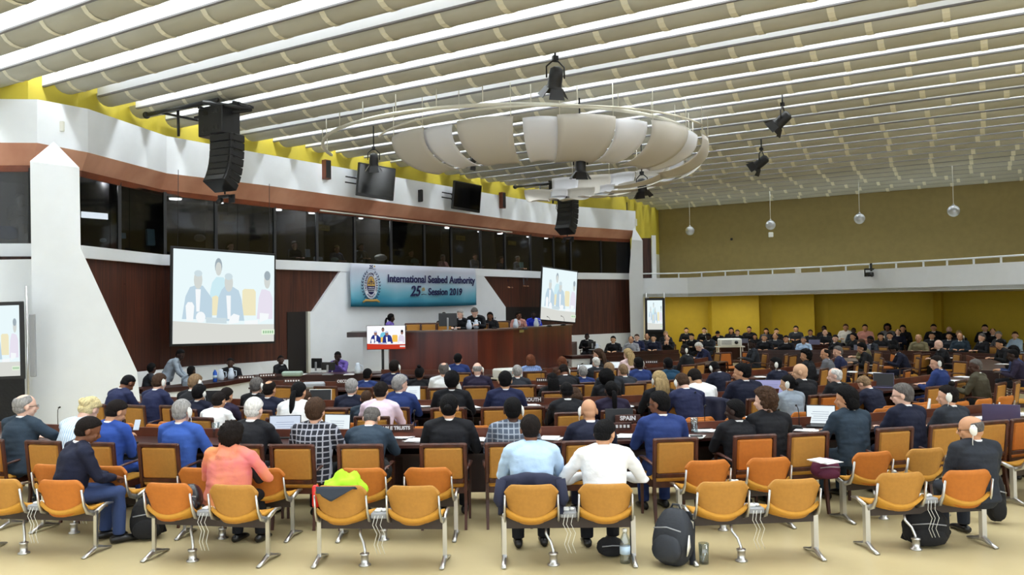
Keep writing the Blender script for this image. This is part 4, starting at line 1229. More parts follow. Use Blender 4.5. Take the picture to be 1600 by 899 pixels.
# ------------------------------------------------------------------ hanging line-array loudspeakers
def line_array(c, sc_, rz, label, rot):
    t = empty('line_array_loudspeaker', c, rz, label=label, cat='loudspeaker'); t.scale = (sc_,) * 3
    for i, x in enumerate((-.42, .0)):
        m = MB(); m.box((x + .1, .12 if i == 0 else 0, -.32), (.4, .55, .62), bev=.015)
        for z in (-.14, -.5):
            for dx in (-.05, .05): m.box((x + .1 + dx, -.158 if i == 0 else -.278, z), (.06, .01, .08))
        m.build('bass_cabinet', BLACKP, t)
    ang = 0; p = Vector((.2, -.02, -.64)); 
    for k in range(7):
        ang = [0, 2, 5, 9, 15, 22, 30][k]
        M = Matrix.Rotation(-R(ang), 3, 'X')
        m = MB(); c_ = p + M @ Vector((0, 0, -.085)); m.box(c_, (.62, .42, .165), M, .012)
        m.box(c_ + M @ Vector((0, -.215, 0)), (.52, .012, .12), M)
        for s in (-1, 1): m.box(c_ + M @ Vector((s * .315, -.1, .06)), (.02, .05, .02), M)
        m.build('array_cabinet', BLACKP, t); p = p + M @ Vector((0, 0, -.172)) 
    f = MB()
    f.box((0, 0, .03), (1.1, .06, .05)); f.box((0, .3, .03), (1.1, .06, .05)); f.box((-.5, .15, .03), (.06, .6, .05)); f.box((.5, .15, .03), (.06, .6, .05)); f.build('rigging_frame', BLACK, t)
    f = MB(); f.tube([(.2, -.1, -1.8), (.2, -.1, -1.95)], .02, 6); f.box((.2, -.1, -2.0), (.3, .12, .06)); f.tube([(.1, -.1, -2.05), (.08, -.2, -2.15)], .06, 8); f.box((.35, -.05, -2.05), (.16, .03, .18)); f.build('hung_lamp_bracket', BLACK, t)
    f = MB()
    f.tube([(-.5, .3, -.7), (-.45, .25, -1.0), (-.2, .15, -1.2), (.0, .1, -1.15)], .01, 5); f.tube([(-.5, .3, -.7), (-.5, .25, -.9), (-.3, .2, -1.05), (0, .1, -1.0)], .01, 5); f.build('cable', BLACK, t)
    return t
c1 = at(345, 168, 18.6); line_array(c1, 1.02, R(-25), 'hanging black line-array loudspeaker at the left above the big screen', 0)
c2 = at(880, 283, 28.2); line_array(c2, .98, R(-38), 'hanging black line-array loudspeaker at the right above the podium end', 0)
def truss(a, b, label, extra):
    t = empty('support_truss', label=label, cat='truss')
    m = MB(); m.tube([a, b], .05, 8); m.ball(a, .09, 10, 8); m.build('arm', BLACK, t)
    for p, q, r_ in extra:
        m = MB(); m.tube([p, q], r_, 8); m.build('brace', BLACK, t)
a = at(229, 180, 19.9); b = at(340, 156, 18.3)
truss(a, b, 'black truss arms carrying the left line-array from the yellow wall', [(at(250, 176, 19.7), at(309, 188, 19.4), .03), (at(278, 172, 19.4), at(279, 213, 19.4), .035), (at(305, 184, 19.2), at(392, 172, 18.2), .04), (at(318, 160, 18.4), at(392, 170, 18.2), .05)])
a = at(805, 292, 31.6); b = at(880, 285, 28.4)
truss(a, b, 'black truss arms carrying the right line-array from the yellow wall', [(at(826, 298, 31.2), at(885, 296, 28.6), .04), (at(844, 290, 30.8), at(844, 314, 30.8), .035), (at(864, 288, 29.5), at(864, 318, 29.8), .035), (at(844, 297, 30.8), at(866, 297, 29.6), .03)])

# ------------------------------------------------------------------ stage spotlights
def spot(px, y, Z, aim, label, doors=True, s=1.0):
    c = at(px, y, Z)
    t = empty('stage_spotlight', c, aim[0], label=label, cat='spotlight'); t.scale = (s, s, s)
    M = Matrix.Rotation(aim[1], 3, 'X')
    m = MB(); m.lathe([(.06, .2), (.12, .16), (.13, .0), (.13, -.12), (.14, -.16), (.15, -.17)], (0, 0, 0), 14, M); m.build('lamp_housing', BLACK, t)
    m = MB(); m.lathe([(.1, -.14), (.1, -.135), (.01, -.13)], (0, 0, 0), 12, M); m.build('lens', mat('lens_glass', (90, 96, 110), .1), t)
    if doors:
        for k in range(4):
            a = k * PI / 2; D = M @ Matrix.Rotation(a, 3, 'Z')
            m = MB(); v = [D @ Vector(q) for q in ((-.11, .13, -.17), (.11, .13, -.17), (.15, .24, -.34), (-.15, .24, -.34))]
            m.prism(v, D @ Vector((0, .008, .004))); m.build('barn_door', BLACK, t)
    top = (7.3 - c.z) / s
    m = MB()
    m.tube([(-.17, 0, .0), (-.17, 0, .2), (-.06, 0, .3), (.06, 0, .3), (.17, 0, .2), (.17, 0, 0)], .016, 6); m.tube([(0, 0, .3), (0, 0, top)], .02, 6)
    m.box((0, 0, .36), (.1, .08, .08)); m.build('yoke', BLACK, t)
sp = [(868, 122, 15.6, (.3, .5), 'black spotlight hanging highest, top centre under the ceiling', 1.05), (1223, 187, 19.4, (1.0, .9), 'black spotlight under the ceiling, right of centre', 1.0), (1190, 253, 24.5, (.9, 1.0), 'black spotlight below and left of the right-hand ceiling spotlight', 1.05),
      (907, 258, 19.0, (.1, .2), 'black spotlight hanging in front of the centre of the cloth canopy', .95), (1003, 290, 22.4, (-.6, .3), 'black spotlight hanging in front of the canopy\'s lower right', .95), (740, 250, 23.0, (.8, .8), 'small black spotlight at the canopy\'s lower edge left of centre', .7),
      (584, 250, 22.0, (.2, .3), 'black spotlight hanging in front of the left black television', .9)]
for px, y, Z, aim, lab, s in sp: spot(px, y, Z, aim, lab, True, s)
# globes on the far wall side
for px, y, Z in ((1078, 361, 38.6), (1204, 352, 35.6), (1343, 342, 32.6), (1490, 330, 29.6)):
    c = at(px, y, Z)
    nm = {1078: 'leftmost of four', 1204: 'second from the left of four', 1343: 'third from the left of four', 1490: 'rightmost of four'}[px]
    t = empty('globe_pendant', c, 0, label='silver globe pendant, %s above the balcony' % nm, cat='pendant lamp', group=None)
    m = MB(); m.ball((0, 0, 0), .21, 24, 16); m.build('globe', mat('silver_globe', (200, 202, 206), .25, .55), t)
    m = MB(); m.tube([(0, 0, .2), (0, 0, 7.96 - c.z)], .012, 6); m.build('cord', WHITEP, t)
    m = MB(); m.lathe([(.04, .2), (.05, .22), (.02, .26)], (0, 0, 0), 10); m.build('cap', ALU, t)
for px, y, Z, lab, s_, m_ in ((1204.5, 367, 36.9, 'small white box fixed below the second globe pendant', .2, WHITEP), (1143, 374, 39.2, 'tiny dark sensor on the olive wall between first and second globes', .1, BLACK), (1403, 358, 36.0, 'tiny dark sensor on the olive wall right of the third globe', .12, BLACK), (1247, 423, 33.4, 'small white box clipped to the balcony railing', .22, WHITEP)):
    c = at(px, y, Z); m = MB(); m.box(c, (s_, .1, s_ * 1.1), bev=.02); tag(m.build('wall_fitting', m_), lab, 'wall box')
# camera on the balcony front
c = at(1358, 424, 31.0); t = empty('video_camera', c, 0, label='small black video camera bracketed on the white balcony front', cat='camera')
m = MB(); m.box((0, 0, -.12), (.22, .3, .16), bev=.02); m.tube([(0, -.14, -.14), (0, -.24, -.17)], .06, 10); m.build('camera_body', BLACK, t)
m = MB(); m.box((.05, .1, .08), (.36, .08, .06)); m.box((-.14, .05, -.05), (.03, .05, .3)); m.box((.14, .15, .15), (.05, .1, .3)); m.build('bracket', BLACK, t)

# ------------------------------------------------------------------ cloth canopy
can = empty('ceiling_canopy', label='round canopy of curved pale cloth panels hanging from a pipe ring', cat='canopy')
KC = Vector((.85, 22.0, 0))
def gore(phi, wd, m, r0=4.3, r1=3.1, h0=6.47, h1=5.66):
    def fn(u, v):
        k = math.sin(v * PI / 2)
        r = r0 + (r1 - r0) * (1 - math.cos(v * PI / 2)) ** .9; z = h0 + (h1 - h0) * k
        # the cloth swells outwards and down
        r += .12 * math.sin(PI * v)
        t = R(phi) + R(wd) * (u - .5) * (1 - .1 * v)
        return KC + Vector((r * math.sin(t), -r * math.cos(t), z + .03 * math.cos((u - .5) * PI)))
    return MB().sheet(fn, 8, 12, .012).build('cloth_panel', m, can, True)
for phi in (-49, -19, 11, 41, 70, 99, 128, 157): gore(phi, 17.5, CANV)
for phi in (-36, -2, 26, 55, 84, 113, 142, 168): gore(phi, 11.5, CANW, 4.2, 3.0, 6.44, 5.7)
for phi in (75, 99, 128, 157, 180): gore(phi, 15, CANV, 3.3, 1.9, 5.95, 5.45)
for phi in (87, 113, 142, 169): gore(phi, 9, CANW, 3.3, 1.9, 5.97, 5.5)
KR = Vector((-.05, 22.9, 0))
for rr_, z, c_, w0, w1, th_ in ((5.0, 6.76, KR, -95, 75, .045), (4.35, 6.66, KC, -70, 60, .025)):
    m = MB(); m.tube([c_ + Vector((rr_ * math.sin(R(t)), -rr_ * math.cos(R(t)), z)) for t in range(w0, w1 + 1, 5)], th_, 8); m.build('pipe_ring', PIPE, can)
for t in range(-90, 80, 12):
    m = MB(); v = KR + Vector((5.0 * math.sin(R(t)), -5.0 * math.cos(R(t)), 0)); m.tube([v + Vector((0, 0, 7.2)), v + Vector((0, 0, 6.76))], .012, 5); m.build('hanger', PIPE, can)
for t in (-49, -19, 11, 41, 70, 99, 128, 157):
    for o_ in (-8, 8):
        m = MB(); v = KC + Vector((4.3 * math.sin(R(t + o_)), -4.3 * math.cos(R(t + o_)), 0)); m.tube([v + Vector((0, 0, 7.2)), v + Vector((0, 0, 6.45))], .01, 5); m.build('hanger', PIPE, can)
# ------------------------------------------------------------------ near seating: benches
T1 = 'front row beam bench, '
def bench_legs(l, r, label, cols):
    a = ath(l[0], l[1], 0); b = ath(r[0], r[1], 0); c = (a + b) / 2; rz = math.atan2(b.y - a.y, b.x - a.x)
    fwd = Vector((-math.sin(rz), math.cos(rz), 0))
    c = c + fwd * .2
    return bench(c.x, c.y, rz, label, cols), c, rz
BA = []
for l, r, lab, cols in [((-48, 866), (149, 873), 'mustard beam bench at the lower left corner, front row', 'mo'), ((230, 878), (404, 886), 'beam bench holding the woman in the orange shawl', 'om'), ((493, 887), (690, 889), 'empty beam bench with the navy cloth over its left back', 'mm'),
                        ((790, 888), (990, 886), 'beam bench holding the two men in light shirts', 'mm'), ((1092, 884), (1280, 876), 'empty beam bench beside the leaning black backpack', 'mm'), ((1371, 866), (1549, 857), 'beam bench holding the bald man in the charcoal suit', 'mo')]:
    BA.append(bench_legs(l, r, lab, cols))
for px, lab, cols in [(-40, 'second row beam bench cut by the left picture edge', 'oo'), (146, 'second row beam bench behind the man with jeans', 'oo'), (374, 'second row beam bench behind the orange shawl', 'oo'), (620, 'empty second row beam bench right behind the navy cloth', 'oo'),
                      (1134, 'empty second row beam bench behind the leaning black backpack', 'oo'), (1376, 'second row beam bench with papers on its left seat', 'om'), (1622, 'second row beam bench cut by the right picture edge', 'oo')]:
    p = ring_at(px, 18.72); bench(p.x, p.y, face(p.x, p.y, CX, CY), lab, cols)
for px, lab in [(235, 'low beam bench behind the first desk, left, near the phone user'), (688, 'beam bench behind the first desk beside the black-suited bun woman'), (775, 'beam bench behind the first desk left of the patterned shirt'), (972, 'beam bench behind the first desk right of the bald navy man'), (1106, 'beam bench behind the first desk right of the royal blue suit'),
                (1384, 'beam bench behind the first desk left of the dark navy man'), (1452, 'beam bench behind the first desk with a white strap over it'), (1528, 'beam bench behind the first desk at the far right laptop')]:
    p = ring_at(px, 15.75); bench(p.x, p.y, face(p.x, p.y, CX, CY), lab, 'oo')
# first row armchairs
for px, lab, col in [(14, 'mustard armchair under the bald man at the left edge', 'm'), (98, 'mustard armchair under the woman with white blond hair', 'm'), (176, 'mustard armchair under the man in royal blue holding a phone', 'm'), (270, 'mustard armchair under the grey man in the bright blue suit', 'm'), (394, 'mustard armchair under the white-haired man typing', 'm'), (469, 'mustard armchair under the plaid shirt', 'm'), (570, 'mustard armchair under the balding man in slate suit', 'm'),
                     (693, 'mustard armchair under the woman in black with a low bun', 'm'), (790, 'mustard armchair under the patterned grey shirt', 'm'), (904, 'mustard armchair under the bald man in navy with earpiece', 'm'), (1038, 'mustard armchair under the man in the royal blue suit', 'm'), (1156, 'orange armchair under the dark-skinned man in black suit', 'o'), (1236, 'mustard armchair right of the orange one, under the curly-haired woman', 'm'),
                     (1365, 'mustard armchair under the long-haired man at the open laptop', 'm'), (1443, 'mustard armchair under the glasses man in dark navy', 'm'), (1512, 'mustard armchair behind the bald charcoal man\'s head', 'm'), (1562, 'orange armchair at the far right of the first row', 'o')]:
    p = ring_at(px, 18.22); armchair(p.x, p.y, face(p.x, p.y, CX, CY), lab, col)
# ------------------------------------------------------------------ people and their chairs
# px, ytop, pose, top, hair, hair colour, skin, ear, flags, label     (flags: s short sleeves, n no collar, c adds a chair, f free depth, g glasses)
PEOPLE = [
 # nearest, on the benches
 (144, 651, 'crouch', 'dnavy', 'short', 'dk', 'b', '', 'fD', 'man in dark navy blazer and jeans bending forward, lower left'),
 (361, 661, 'up', 'blk', 'tousled', 'dk', 'b', '', 'fnW', 'woman with thick dark hair and orange-pink shawl'),
 (825, 647, 'lean', 'lblue', 'short', 'dk', 'b', '', 'f', 'man in light blue shirt on the front bench'),
 (943, 655, 'elbows', 'white', 'short', 'k', 't', '', 'f', 'broad man in white shirt on the front bench'),
 (1508, 648, 'turnl', 'char', 'bald', 'dg', 't', 'l', 'fg', 'bald man in charcoal suit with white earpiece, lower right'),
 # first armchair row
 (37, 615, 'reach', 'slate', 'balding', 'g', 'p', '', '1g', 'bald man in slate suit at the left picture edge'),
 (145, 623, 'bow', 'lstripe', 'updo', 'bl', 'p', '', '1n', 'woman with white blond hair in pale striped blouse'),
 (188, 625, 'phone', 'royal', 'short', 'dk', 't', '', '1', 'man in royal blue suit looking at a phone'),
 (283, 623, 'up', 'bright', 'short', 'g', 'p', 'r', '1', 'grey-haired man in bright blue suit with earpiece'),
 (396, 620, 'lean', 'blk', 'short', 'w', 'p', '', '1', 'white-haired man in black suit typing on laptop'),
 (491, 622, 'up', 'plaid', 'thick', 'br', 'w', '', '1n', 'brown-haired person in black plaid shirt'),
 (581, 636, 'bow', 'slate', 'balding', 'dg', 'w', '', '1', 'balding man in slate suit near the charitable trusts sign'),
 (699, 615, 'up', 'blk', 'bun', 'k', 't', '', '1', 'woman in black with a low black bun'),
 (798, 620, 'up', 'batik', 'short', 'k', 'd', 'r', '1n', 'man in grey patterned shirt with earpiece'),
 (916, 622, 'lean', 'dnavy', 'none', 'k', 't', 'l', '1', 'fully bald man in navy suit with white earpiece'),
 (1026, 610, 'left', 'blue', 'short', 'k', 'b', '', '1g', 'black-haired man in royal blue suit, first row'),
 (1143, 623, 'left', 'blk', 'short', 'k', 'k', '', '1', 'dark-skinned man in black suit, first row'),
 (1191, 606, 'left', 'blk', 'curly', 'br', 'p', '', '1n', 'woman with curly brown hair in black jacket'),
 (1317, 604, 'left', 'slate', 'bob', 'k', 't', '', '1', 'man with longish black hair at the bright laptop'),
 (1405, 598, 'left', 'dnavy', 'short', 'dg', 'p', '', '1g', 'grey-haired man with glasses in dark navy suit, chin in hand'),
 (1475, 601, 'left', 'char', 'topbun', 'dk', 'w', 'l', '1', 'woman with scrunchie bun and white earpiece'),
 (1612, 606, 'left', 'blk', 'short', 'k', 't', '', '1', 'person in black whose sleeve enters at the right edge'),
 # around the second row, left to right
 (204, 587, 'bow', 'navy', 'crop', 'k', 'b', '', 'c2', 'brown-skinned bald man in navy before the white buttress'),
 (249, 583, 'lean', 'navy', 'short', 'br', 'p', 'r', 'c2', 'brown-haired man in navy with hand raised by his ear'),
 (305, 584, 'lean', 'blk', 'short', 'lb', 'p', 'r', 'c2', 'sandy-haired man in black suit beside the small laptop'),
 (311, 601, 'up', 'dnavy', 'thick', 'k', 'a', 'r', 'c', 'black-haired man in dark navy with white earpiece, left block'),
 (355, 605, 'lean', 'plum', 'short', 'dk', 't', '', 'bf', 'dark-haired man in plum suit, left block'),
 (343, 612, 'lean', 'white', 'short', 'dk', 't', '', 'c2', 'person in white shirt half hidden by the plum suit'),
 (420, 594, 'up', 'dnavy', 'balding', 'dk', 't', '', 'c', 'balding dark-haired man in navy right of the plum suit'),
 (400, 589, 'up', 'blk', 'short', 'dg', 'p', 'r', 'c2', 'grey-haired man behind the balding navy man'),
 (466, 596, 'lean', 'white', 'pony', 'k', 't', '', 'cn', 'woman in white with a black ponytail'),
 (479, 611, 'bow', 'lgrey', 'short', 'br', 'p', '', 'b', 'brown-haired man in light grey suit'),
 (548, 591, 'up', 'dnavy', 'short', 'g', 'p', '', 'c', 'grey-haired man in navy with white collar, left centre'),
 (571, 609, 'up', 'slate', 'crop', 'br', 'w', '', 'b', 'close-cropped man in slate suit left of the pink shirt'),
 (594, 596, 'lean', 'pink', 'short', 'dk', 'a', '', 'cn', 'dark-haired man in pale pink shirt'),
 (624, 586, 'right', 'blue', 'thick', 'g', 'p', '', 'c', 'grey curly-haired man in blue suit writing'),
 (573, 575, 'up', 'blue', 'crop', 'k', 'b', '', 'c3', 'brown-skinned man in blue suit under the television'),
 (621, 562, 'up', 'navy', 'short', 'dk', 'b', 'r', 'c3', 'man in navy with earpiece just right of the television pole'),
 (654, 573, 'up', 'blk', 'topbun', 'k', 'b', '', 'c3n', 'woman in black with a top bun'),
 (692, 566, 'up', 'white', 'balding', 'dg', 'w', 'r', 'c3n', 'balding man in white shirt with earpiece'),
 (704, 580, 'up', 'blk', 'thick', 'k', 'd', '', 'c', 'black-haired man in black suit below the white shirt'),
 (714, 552, 'up', 'blue', 'short', 'k', 't', '', 'c4', 'man in deep blue suit nearest the podium centre'),
 (744, 566, 'up', 'plum', 'bald', 'g', 'p', 'r', 'c3', 'pale bald man in plum suit with earpiece'),
 (787, 579, 'up', 'navy', 'short', 'k', 'a', '', 'c', 'black-haired man in navy below the white projector'),
 (806, 570, 'up', 'char', 'short', 'g', 'p', '', 'c3', 'pinkish grey-haired man in charcoal right of the projector'),
 (827, 555, 'up', 'bstripe', 'bob', 'r', 'w', '', 'c4n', 'woman with brown bob in blue striped top'),
 (876, 558, 'up', 'brown', 'bob', 'r', 'w', '', 'c4n', 'reddish-brown-haired person below the podium\'s right end'),
 (877, 570, 'bow', 'blk', 'crop', 'dk', 'b', 'r', 'c3', 'bald brown man in black suit bending, centre'),
 (908, 571, 'up', 'blue', 'short', 'g', 'p', 'h', 'c3', 'grey-haired man in blue suit with black headphones'),
 (931, 558, 'up', 'char', 'short', 'w', 'p', '', 'c4', 'white-haired person in charcoal, centre'),
 (933, 545, 'left', 'blk', 'long', 'br', 'w', '', 'c4n', 'woman with long brown hair at a laptop, centre'),
 (949, 566, 'up', 'char', 'short', 'lb', 'w', '', 'b3', 'sandy-haired person behind the afro, centre'),
 (947, 580, 'up', 'blk', 'afro', 'k', 'k', '', 'b3n', 'person with black afro in black'),
 (863, 583, 'up', 'blk', 'long', 'k', 'k', '', 'c3n', 'woman with long black hair below the reddish-brown hair'),
 (882, 596, 'lean', 'blk', 'crop', 'k', 'k', '', 'c', 'dark-skinned man in black left of the headphones man'),
 (893, 608, 'bow', 'navy', 'bob', 'br', 't', '', 'cns', 'woman with brown bob in navy dress, bare arms'),
 (952, 595, 'up', 'plum', 'pony', 'k', 'd', '', 'cn', 'woman with black ponytail in dark plum jacket'),
 (970, 569, 'lean', 'char', 'short', 'lb', 'w', 'r', 'c3', 'light-haired man in charcoal left of the blond woman'),
 (979, 545, 'up', 'rose', 'blonde', 'y', 'p', '', 'c4n', 'woman with long blond hair in pale rose top'),
 (995, 557, 'up', 'blue', 'crop', 'k', 'k', 'r', 'c3', 'dark-skinned man in blue with earpiece, right of centre'),
 (1027, 580, 'up', 'blk', 'blonde', 'y', 'p', 'l', 'c2n', 'woman with long blond hair in black jacket'),
 (1041, 558, 'up', 'teal', 'crop', 'k', 'k', '', 'c3', 'dark-skinned man in teal jacket'),
 (1060, 585, 'bow', 'navy', 'short', 'br', 'p', 'l', 'b', 'brown-haired man in navy bowing with earpiece'),
 (1080, 578, 'bow', 'white', 'short', 'dk', 'a', '', 'c2n', 'dark-haired man in white shirt writing, right block'),
 (1068, 538, 'left', 'blk', 'crop', 'k', 'k', 'l', 'c', 'dark-skinned man in black with earpiece, half turned left'),
 (1088, 536, 'bow', 'navy', 'short', 'w', 'p', '', 'cf', 'white-haired man in navy bowing his head, right block'),
 (1106, 521, 'lean', 'char', 'short', 'k', 'k', 'r', 'cf', 'dark-skinned man in charcoal with white earpiece, looking down'),
 (1080, 521, 'lean', 'blk', 'short', 'k', 'a', '', 'cf', 'black-haired man in black seated just left of earpiece charcoal man'),
 (1112, 566, 'bow', 'dnavy', 'crop', 'k', 'k', 'l', 'cf', 'man in dark navy slumped forward behind the white shirt'),
 (1157, 567, 'left', 'dnavy', 'short', 'k', 't', '', 'c2', 'heavy man in dark navy suit in left profile'),
 (1211, 558, 'left', 'dnavy', 'short', 'k', 'd', 'l', 'cf', 'man in dark navy with large white earpiece, right block'),
 (1247, 567, 'left', 'blk', 'none', 'dk', 'a', '', 'c2', 'bald man in black suit left of the white-haired man'),
 (1226, 586, 'left', 'greyshirt', 'bun', 'k', 'a', 'l', 'b', 'woman in grey shirt with dark bun and earpiece'),
 (1300, 574, 'left', 'blk', 'balding', 'w', 'p', '', 'c2', 'balding white-haired man in black suit in left profile'),
 (1338, 589, 'bow', 'dnavy', 'short', 'lb', 'w', '', 'b', 'grey-brown-haired man in navy bending far forward'),
 (1269, 541, 'left', 'navy', 'short', 'dg', 'w', '', 'cf', 'grey-haired man in navy blue behind the bald black suit'),
 (1252, 546, 'left', 'blk', 'curly', 'k', 't', '', 'cfn', 'woman with curly black hair in left profile'),
 (1289, 544, 'left', 'grey', 'balding', 'dk', 't', '', 'cf', 'balding man in grey suit, right block'),
 (1305, 523, 'left', 'blk', 'short', 'dk', 'w', '', 'cf', 'dark-haired man in black in profile behind the grey suit'),
 (1319, 530, 'lean', 'camo', 'short', 'br', 'w', '', 'cfn', 'brown-haired person in khaki top, right block'),
 (1336, 536, 'lean', 'blk', 'thick', 'k', 't', '', 'cfn', 'person in black with thick black hair, right block'),
 (1333, 520, 'up', 'blk', 'long', 'k', 't', '', 'cfn', 'long-haired person in black beside the grey laptop'),
 (1358, 525, 'lean', 'char', 'short', 'k', 'd', 'r', 'cf', 'man in dark grey suit with earpiece among orange chairs'),
 (1391, 540, 'bow', 'dnavy', 'short', 'k', 'd', '', 'cf', 'dark-skinned man in navy reading papers, right block'),
 (1416, 556, 'left', 'blue', 'short', 'dk', 'w', 'l', 'cf', 'man in blue suit with white earpiece, right block'),
 (1465, 531, 'lean', 'blk', 'none', 'br', 'p', '', 'cf', 'pink bald man in black suit reading'),
 (1523, 560, 'left', 'olive', 'crop', 'dg', 'd', '', 'cf', 'dark-skinned bald man in olive suit'),
 (1541, 541, 'left', 'denim', 'thick', 'k', 't', '', 'cfn', 'black-haired man in denim blue shirt'),
 (1580, 545, 'lean', 'plum', 'crop', 'k', 'k', '', 'cfn', 'dark-skinned person in plum at the right edge'),
 (1561, 530, 'lean', 'blk', 'bun', 'k', 't', '', 'cfn', 'dark-haired woman in black near the right edge'),
 (1534, 521, 'up', 'blk', 'short', 'dg', 'w', '', 'cf', 'grey-bearded man in black near the stacked papers'),
 # facing the hall, right of the podium
 (917, 521, 'up', 'blk', 'crop', 'k', 'k', '', 'Fcf', 'dark-skinned technician in black jacket at the white-fronted desk'),
 (958, 525, 'up', 'blk', 'short', 'k', 'a', '', 'Fcf', 'black-haired man facing the hall, alone left of the officials'),
 (986, 525, 'up', 'lgrey', 'balding', 'k', 't', '', 'Fcf', 'balding man in light grey among the facing officials'),
 (995, 522, 'up', 'navy', 'short', 'br', 'p', '', 'Fcf', 'brown-haired man in navy among the facing officials'),
 (1011, 521, 'up', 'char', 'balding', 'dk', 't', '', 'Fcf', 'man in charcoal between the navy suit and glasses man'),
 (1021, 523, 'up', 'dnavy', 'short', 'k', 'a', '', 'Fcfg', 'black-haired man with glasses in navy facing the hall'),
 (1020, 517, 'up', 'grey', 'thick', 'w', 'w', '', 'Fcf', 'white-haired person behind the glasses man'),
 (1042, 523, 'face', 'blk', 'balding', 'dk', 'w', '', 'Fcf', 'balding man in black with hands before his mouth'),
 (1040, 517, 'up', 'char', 'short', 'y', 'w', '', 'Fcf', 'blond person behind the man with hands at mouth'),
 (1071, 512, 'up', 'blk', 'short', 'k', 'a', '', 'Fcf', 'tall man in black beside the small screen, yellow wall'),
 (1099, 512, 'up', 'blk', 'short', 'k', 'a', 'l', 'Fcf', 'black-haired man with earpiece before the yellow wall'),
 (1121, 518, 'bow', 'blk', 'short', 'k', 't', '', 'Fcf', 'man bending down left of the far projector'),
 (1141, 512, 'up', 'blk', 'long', 'k', 't', '', 'Fcfn', 'woman with long black hair above the far projector'),
 (1152, 515, 'up', 'blk', 'short', 'br', 'w', '', 'Fcf', 'brown-haired man just right of the far projector woman'),
 (1169, 510, 'up', 'blk', 'pony', 'k', 't', '', 'Fcfn', 'woman with ponytail seated right of the far projector'),
 (1179, 523, 'up', 'blk', 'long', 'k', 't', '', 'Fcfn', 'long-haired woman in black below the ponytail woman'),
 (1174, 531, 'left', 'char', 'crop', 'k', 'k', 'r', 'cf', 'dark-skinned man with earpiece right of the far projector'),
 (1197, 513, 'up', 'char', 'long', 'k', 't', '', 'Fcfn', 'long-haired woman where the yellow wall folds'),
 (1213, 513, 'up', 'blk', 'short', 'k', 'a', '', 'Fcf', 'black-haired man right of the yellow wall fold'),
 (1194, 522, 'up', 'blk', 'short', 'dg', 't', '', 'Fcf', 'man with grey hair before the long desk\'s left end'),
 (1211, 520, 'up', 'char', 'balding', 'dk', 't', '', 'Fcf', 'balding man in charcoal left of the earpiece person'),
 (1228, 524, 'up', 'blk', 'short', 'k', 't', 'l', 'Fcf', 'man in black with earpiece left of the light blue shirt'),
 (1242, 509, 'up', 'char', 'short', 'k', 't', '', 'Fcf', 'black-haired man seated alone high before the yellow wall'),
 (1255, 526, 'up', 'lblue', 'crop', 'dg', 't', '', 'Fcfn', 'man in light blue shirt and dark tie leaning on desk'),
 (1266, 515, 'up', 'char', 'short', 'br', 't', '', 'Fcf', 'brown-haired man behind the light blue shirt'),
 (1289, 515, 'up', 'char', 'bald', 'g', 'p', '', 'Fcf', 'bald pale man in charcoal before the ochre wall'),
 (1286, 509, 'up', 'blk', 'short', 'k', 'k', '', 'Fcf', 'dark-skinned person behind the bald pale man'),
 (1320, 506, 'up', 'white', 'short', 'br', 't', '', 'Fcfn', 'person in white shirt before the ochre wall'),
 (1332, 512, 'up', 'slate', 'crop', 'k', 'k', '', 'Fcf', 'dark-skinned man in slate right of the white shirt'),
 (1350, 504, 'up', 'salmon', 'pony', 'k', 't', '', 'Fcfn', 'woman in salmon top with black ponytail'),
 (1376, 520, 'up', 'blk', 'long', 'k', 't', 'l', 'Fcfn', 'woman with long black hair and earpiece, far right block'),
 (1385, 506, 'up', 'grey', 'curly', 'k', 'b', '', 'Fcfn', 'curly-haired woman in grey by the ochre wall'),
 (1390, 519, 'up', 'blk', 'short', 'dk', 't', '', 'Fcf', 'dark-haired man below the curly grey woman'),
 (1403, 514, 'up', 'dnavy', 'balding', 'dk', 'p', '', 'Fcf', 'pale balding man in navy with lanyard, far right block'),
 (1409, 508, 'up', 'blk', 'long', 'k', 't', '', 'Fcfn', 'long-haired woman behind the pale balding man'),
 (1435, 522, 'up', 'camo', 'balding', 'y', 't', '', 'Fcfn', 'fair-haired person in khaki, far right block'),
 (1456, 519, 'up', 'blk', 'short', 'k', 't', '', 'Fcf', 'man in black below the corner of the ochre wall'),
 (1457, 505, 'up', 'blk', 'short', 'k', 't', '', 'Fcf', 'man in black at the corner of the ochre wall'),
 (1481, 510, 'up', 'blk', 'bald', 'g', 'p', '', 'Fcf', 'bald pale man in black before the dark wall'),
 (1483, 519, 'up', 'char', 'bob', 'dk', 't', '', 'Fcf', 'person with dark bob below the bald pale man'),
 (1500, 520, 'up', 'slate', 'bald', 'br', 't', 'l', 'Fcf', 'bald man with earpiece and blue tie, far right block'),
 (1498, 516, 'up', 'char', 'short', 'y', 'w', '', 'Fcf', 'fair-haired person behind the earpiece and blue tie man'),
 (1537, 507, 'up', 'blk', 'short', 'dk', 'w', '', 'Fcf', 'man in black before the dark wall, farthest right block'),
 (1551, 513, 'up', 'blk', 'balding', 'dk', 'w', '', 'Fcf', 'balding man in black left of the grey-haired man'),
 (1560, 518, 'left', 'grey', 'thick', 'g', 'w', '', 'cf', 'grey-haired person near the right edge, seen from behind'),
 (1586, 518, 'left', 'lblue', 'short', 'br', 'w', '', 'cfn', 'person in light blue at the right edge'),
 # technicians at the left
 (237, 567, 'left', 'char', 'short', 'k', 'd', '', 'tf', 'dark-skinned man in charcoal suit left of the standing technician'),
 (299, 571, 'up', 'greyshirt', 'crop', 'k', 'k', '', 'tfn', 'seated dark-haired person below the leaning technician'),
 (359, 559, 'up', 'blk', 'crop', 'k', 'd', '', 'tfn', 'technician in black shirt behind the two white jugs'),
 (438, 555, 'right', 'blk', 'crop', 'k', 'd', '', 'tf', 'man in black suit with open hand by the doorway'),
